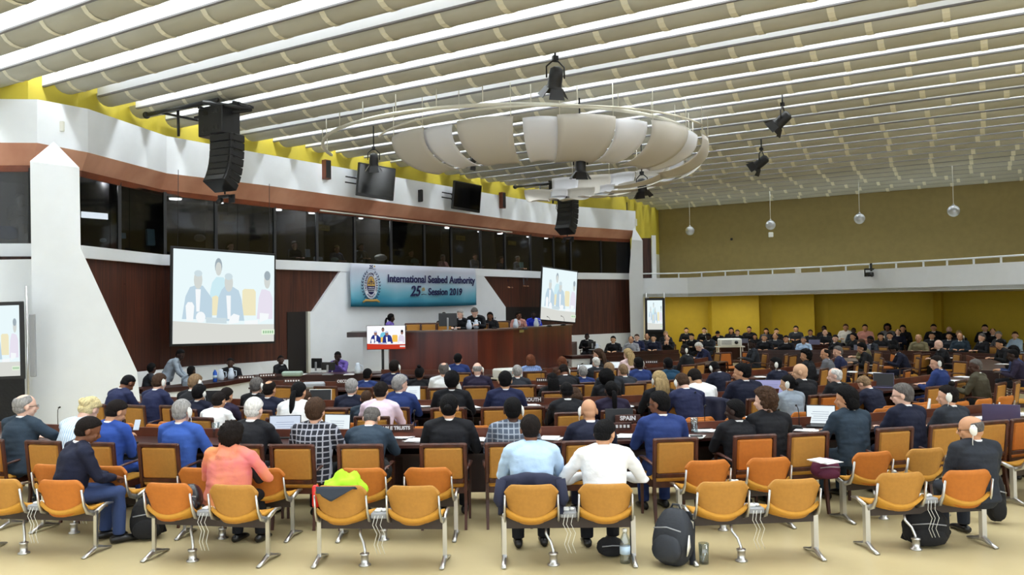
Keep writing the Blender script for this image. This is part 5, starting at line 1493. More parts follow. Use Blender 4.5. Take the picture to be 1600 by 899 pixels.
 (526, 549, 'face', 'purple', 'crop', 'k', 'k', '', 'tfn', 'man in purple shirt with hands clasped at his face'),
]
GROUND = {}
def solve(px, y, pose, Z=None, ring=None, s0=1.0, yawf=None):
    T = person_template(pose); cr = T['crown']
    P = ath(px, y, cr.z * s0) if y - hor(px) > 8 and Z is None else G(px, Z or 30)
    hip = Vector((P.x, P.y, 0))
    if ring: hip = ring_at(px, ring) or hip
    for _ in range(4):
        yw = yawf(hip.x, hip.y)
        off = Vector((cr.x * math.cos(yw) - cr.y * math.sin(yw), cr.x * math.sin(yw) + cr.y * math.cos(yw), 0)) * s0
        head = hip + off
        if ring is None and Z is None: hip = Vector((P.x, P.y, 0)) - off
        elif ring:
            d = (px - 800) / FOC * head.y - head.x
            hp_ = (hip.x + d) / hip.y * FOC + 800
            hip = ring_at(hp_, ring) or hip
        else:
            hip = hip + Vector(((px - 800) / FOC * head.y - head.x, 0, 0))
    head = hip + off
    s = (CH - (y - hor(px)) * head.y / FOC) / cr.z
    return hip, yw, s
PR = []
for row in PEOPLE:
    px, y, pose, top, hair, hc, sk, ear, fl, lab = row
    yawf = lambda X, Y: face(X, Y)
    ring = None; Z = None
    if fl[0] == '1': ring = 18.22
    elif 'b' in fl and '3' not in fl: ring = 15.55
    elif '2' in fl: ring = RINGS[2]
    elif '3' in fl: ring = RINGS[3] if fl[0] == 'c' else RINGS[3] + .9
    elif '4' in fl: ring = RINGS[4]
    if 'F' in fl:
        yawf = lambda X, Y: face(X, Y, X * .4 - 4, 12)
    if 't' in fl:
        yawf = {237: lambda X, Y: R(-60), 299: lambda X, Y: R(-20), 359: lambda X, Y: R(190), 438: lambda X, Y: R(250), 526: lambda X, Y: R(170)}[px]
        Z = {237: 18.9, 299: 18.9, 359: 20.6, 438: 22.0, 526: 22.4}[px]
    if px == 144: yawf = lambda X, Y: R(-46); Z = 8.3
    if px == 361: yawf = lambda X, Y: R(-12); Z = 8.12
    if px == 825: yawf = lambda X, Y: R(2); Z = 7.75
    if px == 943: yawf = lambda X, Y: R(3); Z = 7.75
    if px == 1508: yawf = lambda X, Y: R(8); Z = 8.0
    hip, yw, s = solve(px, y, pose, Z, ring, 1.0, yawf)
    if ring is None and Z is None and 'f' not in fl and hip.y < 24:
        # snap to the nearest row
        r = math.hypot(hip.x - CX, hip.y - CY)
        cand = min([18.22, 15.55, 14.95, 12.2, 11.55, 8.15], key=lambda q: abs(q - r))
        h2, y2, s2 = solve(px, y, pose, None, cand, 1.0, yawf)
        if .9 < s2 < 1.1: hip, yw, s = h2, y2, s2
    if hip.y > 27 and 'F' in fl:
        zlim = interp([a_ for a_, _ in zz], [b_ for _, b_ in zz], px) - .75
        if hip.y > zlim: hip, yw, s = solve(px, y, pose, zlim, None, 1.0, yawf); s = max(.9, min(1.1, s))
    if (s < .88 or s > 1.13) and not ('F' in fl):
        s = max(.9, min(1.12, s)); hip, yw, s_ = solve(px, y, pose, None, None, s, yawf)
    T = person_template(pose); PR.append(dict(row=row, hip=hip, yw=yw, s=s, yawf=yawf))

FLINES = [([G(936, 26.9), G(1000, 27.6), G(1060, 28.3)], 915, 1062), ([G(1085, 34.2), G(1150, 33.3), G(1215, 32.0), G(1290, 30.4)], 1066, 1182), ([G(1180, 27.6), G(1290, 27.0), G(1400, 26.0), G(1500, 24.6), G(1610, 22.4)], 1183, 1600)]
def line_y(L, x):
    for a, b in zip(L[:-1], L[1:]):
        if a.x <= x <= b.x: return a.y + (b.y - a.y) * (x - a.x) / (b.x - a.x)
    return None
NR = random.Random(2)
for it in range(50):
    for i in range(len(PR)):
        for j in range(i + 1, len(PR)):
            a, b = PR[i], PR[j]; d = b['hip'] - a['hip']; L = d.length
            if L < .62:
                need = (.62 - L) / 2
                da = 1 if d.dot(b['hip'].normalized()) >= 0 else -1
                k = need * .6
                fa, fb = (q_['row'][8][0] in '1' or q_['row'][1] > 640 for q_ in (a, b))
                if not fb: b['hip'] = b['hip'] + b['hip'].normalized() * k * da
                if not fa: a['hip'] = a['hip'] - a['hip'].normalized() * k * da
    for p in PR:
        fl = p['row'][8]; h = p['hip']; 
        if fl[0] == '1': 
            r = math.hypot(h.x - CX, h.y - CY); continue
        if h.x > -9 and h.y > 9 and 't' not in fl:
            r = math.hypot(h.x - CX, h.y - CY); ph = math.degrees(math.atan2(h.x - CX, CY - h.y))
            for k, dk in DK.items():
                lo, hi = {1: (-24, 25), 2: (-27, 45) if ph < 50 else (54, 72), 3: (-28, 74), 4: (-24, 62)}[k]
                if lo - 2 < ph < hi + 2 and dk - .95 < r < dk + .36:
                    tgt = dk + .37 if (r > dk - .45 and k != 1) else dk - .96
                    v = (h - Vector((CX, CY, 0))).normalized(); p['hip'] = Vector((CX, CY, 0)) + v * tgt; h = p['hip']
        for L, p0, p1 in FLINES:
            y0 = line_y(L, h.x)
            if y0 is None: continue
            if 'F' in fl and p0 <= p['row'][0] <= p1 and h.y < y0 + 1.15: p['hip'] = h * ((y0 + 1.17) / h.y)
            elif 'F' not in fl and y0 - .55 < h.y < y0 + 1.15: p['hip'] = h * ((y0 - .57) / h.y) if h.y < y0 + .4 else h * ((y0 + 1.17) / h.y)
        if 'F' in fl:
            zlim = min(interp([a_ for a_, _ in zz], [b_ for _, b_ in zz], p['row'][0] + q_) for q_ in (-28, -14, 0, 14, 28)) - .75
            if p['hip'].y > zlim: p['hip'] = p['hip'] * (zlim / p['hip'].y)
for p in PR:
    row, hip = p['row'], p['hip']
    px, y, pose, top, hair, hc, sk, ear, fl, lab = row
    T = person_template(pose); cr = T['crown']; yw = p['yawf'](hip.x, hip.y); s = p['s']
    for _ in range(2):
        off = Vector((cr.x * math.cos(yw) - cr.y * math.sin(yw), cr.x * math.sin(yw) + cr.y * math.cos(yw), 0)) * s
        hd = hip + off
        s = max(.87, min(1.13, (CH - (y - hor(px)) * hd.y / FOC) / cr.z))
    far = hip.y > 17
    b, T = make_person(pose, top, hair, hc, sk, ear, lab, None, 'n' not in fl, 's' in fl, far, trous='denim' if 'D' in fl else None, glasses='g' in fl)
    b.location = hip; b.rotation_euler = (0, 0, yw)
    wsc = 1.13 if px in (943, 37, 1157, 1508, 144) else 1.04
    b.scale = (s * wsc, s * (1 + (wsc - 1) * .5), s)
    if px == 361:
        # shawl wraps the shoulders
        tm = T['top']; sh = bpy.data.meshes.new('shawl'); bm = bmesh.new(); bm.from_mesh(tm)
        bmesh.ops.delete(bm, geom=[v for v in bm.verts if v.co.z < .5 or (v.co.y > .2) ], context='VERTS')
        for v in bm.verts:
            k = max(0, (1.0 - v.co.z)) 
            v.co += Vector((v.co.x * (.12 + k * .5), (v.co.y - .05) * (.12 + k * .45), .012)) + Vector((0, 0, .01 * math.sin(v.co.x * 40 + v.co.z * 15)))
            if abs(v.co.x) < .09 and v.co.z > .98: v.co += Vector((0, -.015, .03))
        bm.to_mesh(sh); bm.free()
        for p in sh.polygons: p.use_smooth = True
        so = share(sh, 'shawl', None, b) if False else bpy.data.objects.new('shawl', sh); 
        if so.name not in COL.objects: COL.objects.link(so)
        so.parent = b
        shm_ = mat('shawl_cloth', (236, 152, 92), .85, rgb2=(222, 118, 122), scale=2.6, bump=.3, bscale=12); nt = shm_.node_tree
        sh.materials.clear(); sh.materials.append(shm_)
        md = so.modifiers.new('s', 'SOLIDIFY'); md.thickness = .012
        sk_ = MB(); sk_.tube([(0, .02, .62), (0, .04, .5), (0, .06, .44)], [(.19, .15), (.21, .18), (.2, .17)], 18, up=(1, 0, 0)); sk_.build('skirt', topmat('floral'), b)
    if 'c' in fl and hip.y < 34:
        yy = yw; bx = hip
        if pose in ('left',) : pass
        armchair(bx.x, bx.y, yy, 'mustard armchair under the ' + lab, 'o' if px in (1112,) else 'm')
    if 'b' in fl:
        sd_ = -1 if px in (355, 571, 1060, 949) else 1
        q = hip + Vector((math.cos(yw), math.sin(yw), 0)) * (.33 * sd_)
        bench(q.x, q.y, yw, 'low beam bench under the ' + lab, 'oo')
for (px, ZZ), lab in zip([(150, 0)], ['']):
    pass
# standing technician leaning over
b, T = make_person('stand', 'greyshirt', 'crop', 'k', 'k', '', 'standing technician in grey shirt leaning over the left desk', None, False, far=False, trous='char')
hip, yw, s = solve(286, 546, 'stand', 18.9, None, 1.0, lambda X, Y: R(-75)); b.location = hip; b.rotation_euler = (0, 0, R(-75)); b.scale = (s, s, s)
# podium people (on the stage)
def podium_person(px, y, pose, top, hair, hc, sk, ear, lab, Z, yaw=None, col=True, chair=True):
    T = person_template(pose)
    yawf = lambda X, Y: R(yaw) if yaw is not None else face(X, Y, X - 1.0, 8)
    hip, yw, _ = solve(px, y, pose, Z, None, 1.0, yawf)
    cr = T['crown']; top_z = CH - (y - hor(px)) * Z / FOC
    s = max(.9, min(1.1, (top_z - SH) / cr.z))
    b, T = make_person(pose, top, hair, hc, sk, ear, lab, None, col, far=True)
    b.location = (hip.x, hip.y, top_z - cr.z * s); b.rotation_euler = (0, 0, yw); b.scale = (s, s, s)
    if chair:
        c = armchair(hip.x, hip.y, yw, 'mustard armchair on the stage under the ' + lab); c.location.z = SH
for a in [(611, 490, 'left', 'purple', 'pony', 'k', 'k', '', 'woman with black ponytail in purple above the television', 24.8, -100, False),
          (693, 488, 'up', 'blk', 'short', 'k', 't', '', 'person hidden behind the large podium monitor', 25.6, None),
          (718, 484, 'lean', 'blk', 'short', 'g', 'p', 'l', 'grey-haired man with earpiece right of the podium monitor', 24.9, 150),
          (740, 482, 'bow', 'blk', 'short', 'dg', 'p', '', 'grey man in black suit bending over podium papers', 25.0, 165),
          (765, 488, 'up', 'blk', 'long', 'k', 'b', '', 'woman with long black hair at the podium microphone', 25.6, None, False),
          (810, 487, 'left', 'salmon', 'bun', 'dk', 'b', '', 'woman in salmon top reaching along the podium', 27.0, None, False),
          (833, 486, 'up', 'cobalt', 'crop', 'k', 'k', '', 'dark-skinned person in cobalt blue near the podium\'s right end', 28.2, None, False)]:
    podium_person(*a)
for px, Z, yw in ((648, 24.4, 200), (666, 24.3, 175), (690, 24.4, 170), (786, 26.2, 190)):
    p = G(px, Z); lab = {648: 'empty podium chair farthest left, half hidden', 666: 'empty podium chair second from left', 690: 'empty podium chair behind the monitor', 786: 'empty podium chair left of the woman in salmon'}[px]
    c = armchair(p.x, p.y, R(yw), lab); c.location.z = SH
    c.scale = (1, 1, 1.06)
# empty armchairs
for px, rg, lab, col in [(171, 2, 'left block empty armchair above the royal blue suit', 'm'), (447, 2, 'empty armchair between balding navy man and ponytail woman', 'm'), (527, 2, 'empty armchair left of the close-cropped slate suit', 'm'),
                         (700, 2, 'empty armchair behind the low bun woman\'s head', 'm'), (775, 2, 'empty armchair left of the patterned shirt\'s head', 'm'), (820, 2, 'empty armchair left of the woman in navy dress', 'm'), (1043, 2, 'empty armchair behind the royal blue suit\'s head', 'm'), (1172, 2, 'empty armchair above the curly-haired woman', 'm'), (1432, 2, 'empty armchair behind the dark navy glasses man', 'm'), (1275, 2, 'empty armchair behind the bright laptop', 'o'),
                         (452, 3, 'empty armchair above the ponytail woman in white', 'm'), (518, 3, 'empty armchair left of the grey-haired navy man', 'm'), (606, 3, 'empty armchair between television pole man and blue suit', 'm'), (744, 3, 'empty armchair below the pale bald plum suit', 'm'), (813, 3, 'empty armchair below the pinkish grey-haired man', 'm'), (1000, 3, 'empty armchair below the dark-skinned man in blue', 'm'), (1115, 3, 'empty orange armchair right of the white shirt writing', 'o'),
                         (720, 4, 'empty armchair beside the deep blue suit', 'm'), (832, 4, 'empty armchair below the blue striped top', 'm'), (895, 4, 'empty armchair below the right podium end', 'm'), (1060, 4, 'empty armchair under the half-turned black suit', 'm')]:
    p = ring_at(px, RINGS[rg] + .05 if rg != 3 else RINGS[rg])
    if p is None: continue
    armchair(p.x, p.y, face(p.x, p.y, CX, CY), lab, col)
# loose orange and mustard chairs in the right-hand aisle
for px, y, h, yw, lab, col in [(1141, 552, .9, -160, 'orange armchair turned sideways in the aisle, left one', 'o'), (1158, 551, .9, 120, 'orange armchair turned sideways in the aisle, right one', 'o'), (1212, 554, .9, 60, 'mustard armchair below the long desk, left of a pair', 'm'), (1224, 555, .9, 45, 'mustard armchair below the long desk, right of a pair', 'm'),
                               (1335, 566, .9, 75, 'mustard armchair side-on behind the balding white-haired man', 'm'), (1349, 567, .9, 80, 'mustard armchair side-on, right of another side-on one', 'm'), (1417, 552, .9, 40, 'mustard armchair above the blue suit with earpiece, left', 'm'), (1431, 553, .9, 35, 'mustard armchair above the blue suit with earpiece, right', 'm'),
                               (1484, 566, .9, 100, 'mustard armchair seen edge-on left of the olive suit', 'm'), (1560, 596, .9, 50, 'large mustard armchair beside the olive suit', 'm'), (1580, 590, .9, 60, 'mustard armchair right of the large one by the olive suit', 'm'),
                               (1380, 551, .9, 80, 'orange armchair above the papers, left', 'o'), (1395, 578, .9, 50, 'orange armchair with tilted back below the papers', 'o')]:
    p = ath(px, y, h); armchair(p.x, p.y, R(yw), lab, col)
# ------------------------------------------------------------------ things on the desks
def thing_on(px, y, h): return ath(px, y, h)
SCR = glow('laptop_screen', (214, 226, 244), .95); SCR2 = glow('laptop_screen_white', (236, 246, 250), 1.0); SCR3 = glow('laptop_screen_lilac', (176, 176, 222), .8); TXT = mat('screen_text', (120, 130, 170), .6)
def laptop(px, y, rz, lab, scr=SCR, body=GREYP, w=.33, open_=98, rear=False, h=.752):
    p = ath(px, y, h); t = empty('laptop', p, rz, label=lab, cat='laptop')
    m = MB(); m.box((0, 0, .009), (w, .23, .018), bev=.004); m.build('keyboard_base', body, t)
    k = MB(); k.box((0, .02, .0195), (w * .88, .11, .002)); k.build('keys', BLACKP, t)
    M = Matrix.Rotation(R(open_ - 90), 3, 'X').inverted()
    m = MB(); m.box(Vector((0, .112, .012)) + M @ Vector((0, 0, .125)), (w, .008, .25), M, .003); l = m.build('lid', body, t)
    m = MB(); m.box(Vector((0, .112, .012)) + M @ Vector((0, -.0055, .127)), (w - .02, .002, .225), M); s = m.build('screen', scr, t)
    if scr is not BLACKP:
        m = MB()
        for i in range(5): m.box(Vector((0, .112, .012)) + M @ Vector((-.01 * (i % 2), -.007, .05 + .028 * i)), (w * (.6 - .05 * (i % 3)), .001, .004), M)
        m.build('page_lines', TXT, s)
    return t
LT = [(442, 684, .05, 'open laptop with document, beside the white-haired typing man', SCR, BLACKP, .4), (520, 682, -.25, 'open laptop with pale blue screen right of the plaid shirt', SCR2, BLACKP, .36), (1283, 667, -.35, 'open laptop with bright white screen before the longish-haired man', SCR2, BLACKP, .36),
      (498, 634, 0, 'white laptop with dark screen behind the light grey suit', BLACKP, WHITEP, .38), (328, 636, -.1, 'small black laptop with dark screen left of the plum suit', BLACKP, BLACKP, .3), (1068, 640, .25, 'laptop with pale screen under the white shirt\'s left arm', SCR2, WHITEP, .34), (1203, 618, -.3, 'lilac-screened laptop right of the heavy navy man', SCR3, BLACKP, .5),
      (645, 628, .1, 'white tablet propped before the grey curly blue suit', SCR2, GREYP, .26), (1563, 662, 2.7, 'dark laptop seen from behind on the first desk, right', BLACKP, mat('lilac_lid', (92, 88, 124), .4), .42), (915, 588, 0, 'laptop with white screen left of the long-haired centre woman', SCR2, BLACKP, .36), (955, 583, 0, 'laptop with white screen below the blond rose woman', SCR2, GREYP, .5),
      (1380, 606, -.5, 'dark closed-looking laptop right of the bending navy man', BLACKP, mat('lilac_lid', (92, 88, 124), .4), .36), (970, 673, 0, 'black laptop lid left of the royal blue suit', BLACKP, BLACKP, .36),
      (1272, 541.6, 2.9, 'lilac-backed laptop behind the light blue shirt', BLACKP, mat('lilac_lid2', (150, 152, 190), .4), .4), (1347, 551.3, 2.8, 'grey laptop lid before the long-haired far right person', BLACKP, mat('grey_lid', (140, 144, 164), .4), .5), (1160, 539.4, 2.9, 'grey laptop beside the far projector', BLACKP, mat('grey_lid', (140, 144, 164), .4), .45)]
for a in LT: laptop(a[0], a[1], a[2], a[3], a[4], a[5], a[6])
rp_ = random.Random(11)
def papers(px, y, rz, lab, w=.42, n=3, h=.752):
    p = ath(px, y, h); t = empty('paper_stack', p, rz, label=lab, cat='papers')
    for i in range(n):
        m = MB(); a = rp_.uniform(-.3, .3); M = Matrix.Rotation(a, 3, 'Z')
        m.box((rp_.uniform(-.04, .04) * (i > 0), rp_.uniform(-.03, .03), .004 + i * .006), (.21 if i else w * .6, .297 * .8, .005), M); m.build('sheet', PAPER, t)
for a in [(105, 668, 'papers by the blond woman\'s elbow'), (232, 678, 'papers left of the bright blue suit'), (250, 672, 'folded sheets behind the phone user\'s hand'), (335, 680, 'papers with blue folder right of the bright blue suit'), (547, 681, 'papers left of the balding slate suit'), (651, 689, 'large white sheet left of the low bun woman'), (632, 684, 'papers behind the balding slate suit\'s shoulder'), (745, 688, 'sheet between low bun woman and patterned shirt'), (752, 679, 'pale folder left of the patterned shirt'),
          (862, 686, 'papers between patterned shirt and bald navy man'), (975, 683, 'white paper left of the royal blue suit'), (1082, 684, 'papers with a phone right of the royal blue suit'), (1100, 674, 'blue-printed paper behind the phone'), (1262, 674, 'paper under the longish-haired man\'s hand'), (1532, 655, 'papers left of the dark right-hand laptop'), (1590, 648, 'papers at the right edge on the first desk'),
          (660, 636, 'paper right of the writing blue suit'), (735, 638, 'wide white paper beside black-haired black suit'), (748, 633, 'second sheet near the navy suit\'s left elbow'), (445, 640, 'white sheets under the republic sign'), (832, 634, 'papers by the south sign'), (975, 636, 'papers right of the ponytail woman'), (1050, 628, 'papers left of the white shirt laptop'), (1180, 655, 'paper right of dark-skinned black suit man'),
          (845, 602, 'papers right of pinkish grey-haired man'), (1330, 582, 'papers before the dark grey earpiece man'), (1370, 572, 'white paper near orange chairs, right block'), (1368, 584, 'lower white paper near orange chairs, right block'), (1495, 596, 'stack of papers before the olive suit'), (1505, 590, 'blue-edged papers beside the olive suit'), (1566, 570, 'stacked folders right of the denim shirt'), (1480, 560, 'papers on the long desk before the pink bald man'),
          (470, 586, 'papers on the dark left desk by the open hand'), (545, 586, 'white papers on the dark desk right of the monitors'), (1000, 551, 'paper on the facing officials\' desk'), (775, 602, 'papers under the white projector'), (1190, 590, 'blue sheet left of the dark navy earpiece man')]:
    papers(a[0], a[1], rp_.uniform(-.4, .4), a[2] if len(a[2].split()) > 3 else a[2])
def plate(px, y, txt, lab, rz=0, w=.3, h=.86, body=WOODC, tcol=PAPER):
    p = ath(px, y, h); t = empty('name_plate', p, rz, label=lab, cat='name plate')
    m = MB(); m.prism([(-w / 2, -.03, 0), (w / 2, -.03, 0), (w / 2, .03, 0), (-w / 2, .03, 0)], (0, 0, .012)); m.box((0, 0, .05), (w, .018, .085), bev=.003); m.build('plate', body, t)
    if txt: text_mesh('lettering', txt, .075 if len(txt) < 9 else w * 1.55 / len(txt), tcol, t, Matrix.Translation((0, -.012, .05)) @ Matrix.Rotation(R(90), 4, 'X'), .003, ext=.001)
    else:
        m = MB(); 
        for i in range(6): m.box((-w * .38 + i * w * .15, -.012, .05), (w * .09, .003, .035))
        m.build('lettering', tcol, t)
for a in [(606, 676, 'CHARITABLE TRUSTS', 'name plate reading CHARITABLE TRUSTS on the first desk', 0, .62), (981, 660, 'SPAIN', 'name plate reading SPAIN on the second desk', 0, .32), (446, 631, 'REPUBLIC OF', 'name plate reading REPUBLIC OF behind the balding navy man', 0, .42), (833, 630, 'SOUTH', 'name plate reading SOUTH on the second desk', 0, .34), (535, 600, 'OECD', 'name plate reading OECD right of the dark armchair', 0, .26),
          (457, 599, '', 'name plate with two white words above the ponytail woman', 0, .36), (967, 673, '', 'name plate behind the bald navy man, left of the black laptop', 0, .3), (1018, 569, '', 'name plate below the facing officials', 0, .34), (385, 593, '', 'name plate on the left white-fronted desk', .4, .4), (418, 590, '', 'name plate right of its twin on the left desk', .3, .4), (848, 598, '', 'name plate above the black-haired centre people', 0, .26)]:
    plate(a[0], a[1], a[2], a[3], a[4], a[5], h=.86 if a[1] > 600 or a[1] in (600, 599, 569, 598) else .76)
def mic(px, y, rz, lab, h=.752):
    p = ath(px, y, h); t = empty('desk_microphone', p, rz, label=lab, cat='microphone')
    m = MB(); m.prism([(-.07, -.06, 0), (.07, -.06, 0), (.07, .06, 0), (-.07, .06, 0)], (0, 0, .03)); m.box((0, .02, .04), (.12, .07, .03), bev=.008); m.build('base', BLACKP, t)
    m = MB(); m.tube([(.03, .02, .05), (.03, .03, .18), (.02, -.0, .27), (0, -.08, .31)], .005, 6); m.build('gooseneck', BLACKP, t)
    m = MB(); m.tube([(0, -.07, .306), (-.004, -.12, .318)], [.011, .013], 8); m.build('capsule', BLACKP, t)
for a in [(88, 672, .9, 'gooseneck microphone between the bald slate man and blond woman'), (645, 680, .4, 'gooseneck microphone behind the large white sheet'), (735, 676, -.5, 'gooseneck microphone left of the patterned shirt'), (853, 679, .3, 'gooseneck microphone left of the bald navy man'), (1099, 672, .1, 'gooseneck microphone right of the royal blue suit'), (1245, 672, -.3, 'gooseneck microphone at the bright laptop\'s left'),
          (1085, 646, 0, 'gooseneck microphone behind the white shirt chair'), (905, 590, .8, 'gooseneck microphone left of the white laptop, centre'), (820, 515, .2, 'gooseneck microphone on the podium near the cobalt shirt'), (772, 514, .4, 'gooseneck microphone before the long-haired podium woman'), (858, 511, -.5, 'gooseneck microphone before the second projection screen'), (880, 509, -.6, 'gooseneck microphone at the podium\'s right end'), (555, 632, .3, 'gooseneck microphone left of the slate cropped man'), (845, 601, .6, 'gooseneck microphone above the navy dress woman')]:
    mic(a[0], a[1], a[2], a[3], 1.77 if a[1] < 520 else .752)
def vessel(px, y, h, kind, lab, s=1.0):
    p = ath(px, y, h)
    if kind == 'tumbler':
        m = MB(); m.lathe([(.03, 0), (.034, .13), (.031, .13), (.027, .01)], (0, 0, 0), 16); o = m.build('water_glass', CLEAR); c = 'glass'
    elif kind == 'jug':
        m = MB(); m.lathe([(.055, 0), (.075, .03), (.08, .1), (.06, .17), (.045, .2), (.05, .235), (.04, .25), (.015, .26)], (0, 0, 0), 16); m.tube([(.06, 0, .2), (.12, 0, .19), (.12, 0, .08), (.075, 0, .06)], .01, 6); o = m.build('water_jug', mat('white_jug', (214, 226, 242), .3)); c = 'jug'
    else:
        m = MB(); m.lathe([(.031, 0), (.034, .01), (.033, .05), (.034, .11), (.033, .15), (.014, .19), (.013, .2)], (0, 0, 0), 16); o = m.build('water_bottle', CLEAR if kind == 'bottle' else mat('blue_bottle', (40, 90, 190), .2)); c = 'bottle'
        m = MB(); m.lathe([(.0145, .2), (.0145, .218)], (0, 0, 0), 12); m.build('bottle_cap', WHITEP, o)
        m = MB(); m.lathe([(.0345, .06), (.0345, .11)], (0, 0, 0), 16); m.build('bottle_label', mat('bottle_label', (190, 214, 236), .5), o)
    o.location = p; o.scale = (s,) * 3; tag(o, lab, c)
for a in [(337, 683, .752, 'tumbler', 'tall water glass behind the orange shawl woman\'s head'), (1085, 676, .752, 'tumbler', 'tall water glass on the first desk beside the blue paper'), (1100, 881, 0, 'tumbler', 'empty glass standing on the floor by the leaning backpack'), (977, 880, 0, 'bottle', 'clear water bottle on the floor beside the front bench leg'),
          (345, 595, .752, 'jug', 'white water jug on the left desk, nearer the blue bottle'), (361, 593, .752, 'jug', 'white water jug on the left desk, right of its twin'), (336, 597, .752, 'blue', 'blue bottle on the left white-fronted desk'), (559, 584, .752, 'jug', 'pale water jug on the dark desk under the podium end'), (733, 515, 1.77, 'jug', 'white jug on the podium, left of a close pair'),
          (744, 514, 1.77, 'jug', 'white jug on the podium, right of a close pair'), (806, 513, 1.77, 'jug', 'white jug on the podium before the salmon top'), (838, 511, 1.77, 'jug', 'white jug on the podium before the cobalt shirt'), (933, 549, .752, 'jug', 'white jug beside the facing technician')]:
    vessel(*a[:5], s=1.05 if a[3] == 'jug' else (1.4 if a[3] != 'jug' else 1.2))
def monitor(px, y, h, w, hh_, rz, lab, Z=None):
    p = ath(px, y, h); t = empty('computer_monitor', p, rz, label=lab, cat='monitor')
    m = MB(); m.box((0, 0, .12 + hh_ / 2), (w, .04, hh_), bev=.01); m.build('casing', BLACKP, t)
    m = MB(); m.box((0, .05, .12 + hh_ * .2), (.05, .04, hh_ * .9), bev=.01); m.box((0, .03, .01), (.24, .2, .02), bev=.004); m.build('stand', GREYP, t)
monitor(700, 517, 1.77, .5, .36, R(178), 'large black monitor seen from behind on the podium')
monitor(513, 586, .752, .36, .2, R(170), 'low black monitor before the purple shirt')
monitor(495, 583, .752, .3, .26, R(165), 'black monitor left of its twin by the doorway')
monitor(925, 547, .752, .3, .2, R(190), 'black monitor before the facing technician')
monitor(885, 575, .752, .12, .06, 0, 'small dark display below the podium\'s right end')
def boxy(px, y, h, d, m_, rz, lab, nm='projector', cat='projector', lens=True):
    p = ath(px, y, h); t = empty(nm, p, rz, label=lab, cat=cat)
    m = MB(); m.box((0, 0, d[2] / 2), d, bev=.03); m.build('casing', m_, t)
    if lens:
        m = MB(); m.tube([(d[0] * .25, -d[1] / 2 + .02, d[2] * .5), (d[0] * .25, -d[1] / 2 - .05, d[2] * .5)], .06, 12); m.build('lens', BLACKP, t)
        m = MB()
        for i in range(6): m.box((-d[0] * .18, -d[1] / 2 - .003, d[2] * (.25 + .1 * i)), (d[0] * .45, .006, .012))
        m.build('vent', GREYP, t)
    return t
p = boxy(793, 590, .8, (.55, .45, .2), WHITEP, .5, 'white projector on a small stand before the podium')
m = MB()
for s in (-1, 1): m.tube([(s * .2, .1, 0), (s * .26, 0, -.8)], .015, 6); m.tube([(s * .2, -.1, 0), (-s * .24, -.05, -.8)], .015, 6)
m.box((0, 0, -.015), (.6, .45, .03)); m.build('stand', PIPE, p)
p = boxy(1140, 541, .95, (.75, .5, .26), WHITEP, -.1, 'white projector on a cart below the yellow wall')
m = MB()
for sx in (-1, 1):
    for sy in (-1, 1): m.tube([(sx * .4, sy * .2, -.02), (sx * .4, sy * .2, -.95)], .018, 6)
m.box((0, 0, -.02), (.95, .5, .03)); m.build('cart', PIPE, p)
boxy(490, 607, .86, (.42, .2, .12), mat('silver_box', (170, 174, 182), .35), 0, 'silver box with papers on top above the ponytail woman', 'control_box', 'box', False)
boxy(457, 588, .752, (.5, .2, .12), mat('pale_green_box', (160, 182, 170), .4), 0, 'pale green box on the dark left desk', 'control_box', 'box', False)
# phone on paper, phone in hand
m = MB(); m.box((0, 0, .006), (.075, .15, .009), bev=.003); o = m.build('mobile_phone', BLACKP); o.location = ath(1088, 682, .775); o.rotation_euler = (0, 0, 1.4); tag(o, 'black mobile phone lying on papers right of the royal blue suit', 'phone')
m = MB(); m.box((0, 0, .07), (.072, .009, .14), Matrix.Rotation(-.5, 3, 'X'), .003); o = m.build('mobile_phone', mat('phone_white', (210, 222, 236), .3)); o.location = ath(214, 673, .86); tag(o, 'pale mobile phone in the royal blue man\'s hand', 'phone')
# ------------------------------------------------------------------ clothes and bags about the front benches
def bag(name, px, y, d, rz, lab, tilt=0, mt=BLACKC, straps=True, h=0.0, seed=1, cat='bag'):
    p = ath(px, y, h); t = empty(name, p, rz, label=lab, cat=cat)
    M = Matrix.Rotation(tilt, 3, 'X')
    def fn(dr, v):
        n_ = 2.6
        k = (abs(dr.x) ** n_ + abs(dr.y) ** n_ + abs(dr.z) ** n_) ** (-1 / n_)
        w_ = v * k; w_ = w_ * (1 + .05 * noise.noise(dr * 3 + Vector((seed, 0, 0))) + .02 * noise.noise(dr * 9))
        w_.x *= 1 - .18 * max(0, dr.z); w_.y *= 1 - .3 * max(0, dr.z)
        return w_
    m = MB(); m.ball(M @ Vector((0, 0, d[2] * .5)), (d[0] / 2, d[1] / 2, d[2] / 2), 28, 20, M, fn); m.build('bag_body', mt, t)
    m = MB(); m.ball(M @ Vector((0, -d[1] * .42, d[2] * .3)), (d[0] * .38, d[1] * .22, d[2] * .24), 20, 14, M, fn); m.build('front_pocket', mt, t)
    m = MB(); m.tube([M @ Vector(q) for q in ((-d[0] * .36, -d[1] * .53, d[2] * .62), (0, -d[1] * .56, d[2] * .66), (d[0] * .36, -d[1] * .53, d[2] * .62))], .006, 5); m.build('zip', GREYP, t)
    if straps:
        for s in (-1, 1):
            m = MB(); m.tube([M @ Vector(q) for q in ((s * d[0] * .22, d[1] * .3, d[2] * .96), (s * d[0] * .26, d[1] * .62, d[2] * .75), (s * d[0] * .3, d[1] * .6, d[2] * .35), (s * d[0] * .42, d[1] * .4, .03))], [(.03, .008)] * 4, 6, up=(1, 0, 0)); m.build('strap', mt, t)
        m = MB(); m.tube([M @ Vector(q) for q in ((-.05, 0, d[2] * .97), (-.03, 0, d[2] * 1.06), (.03, 0, d[2] * 1.06), (.05, 0, d[2] * .97))], .01, 6); m.build('handle', mt, t)
    return t
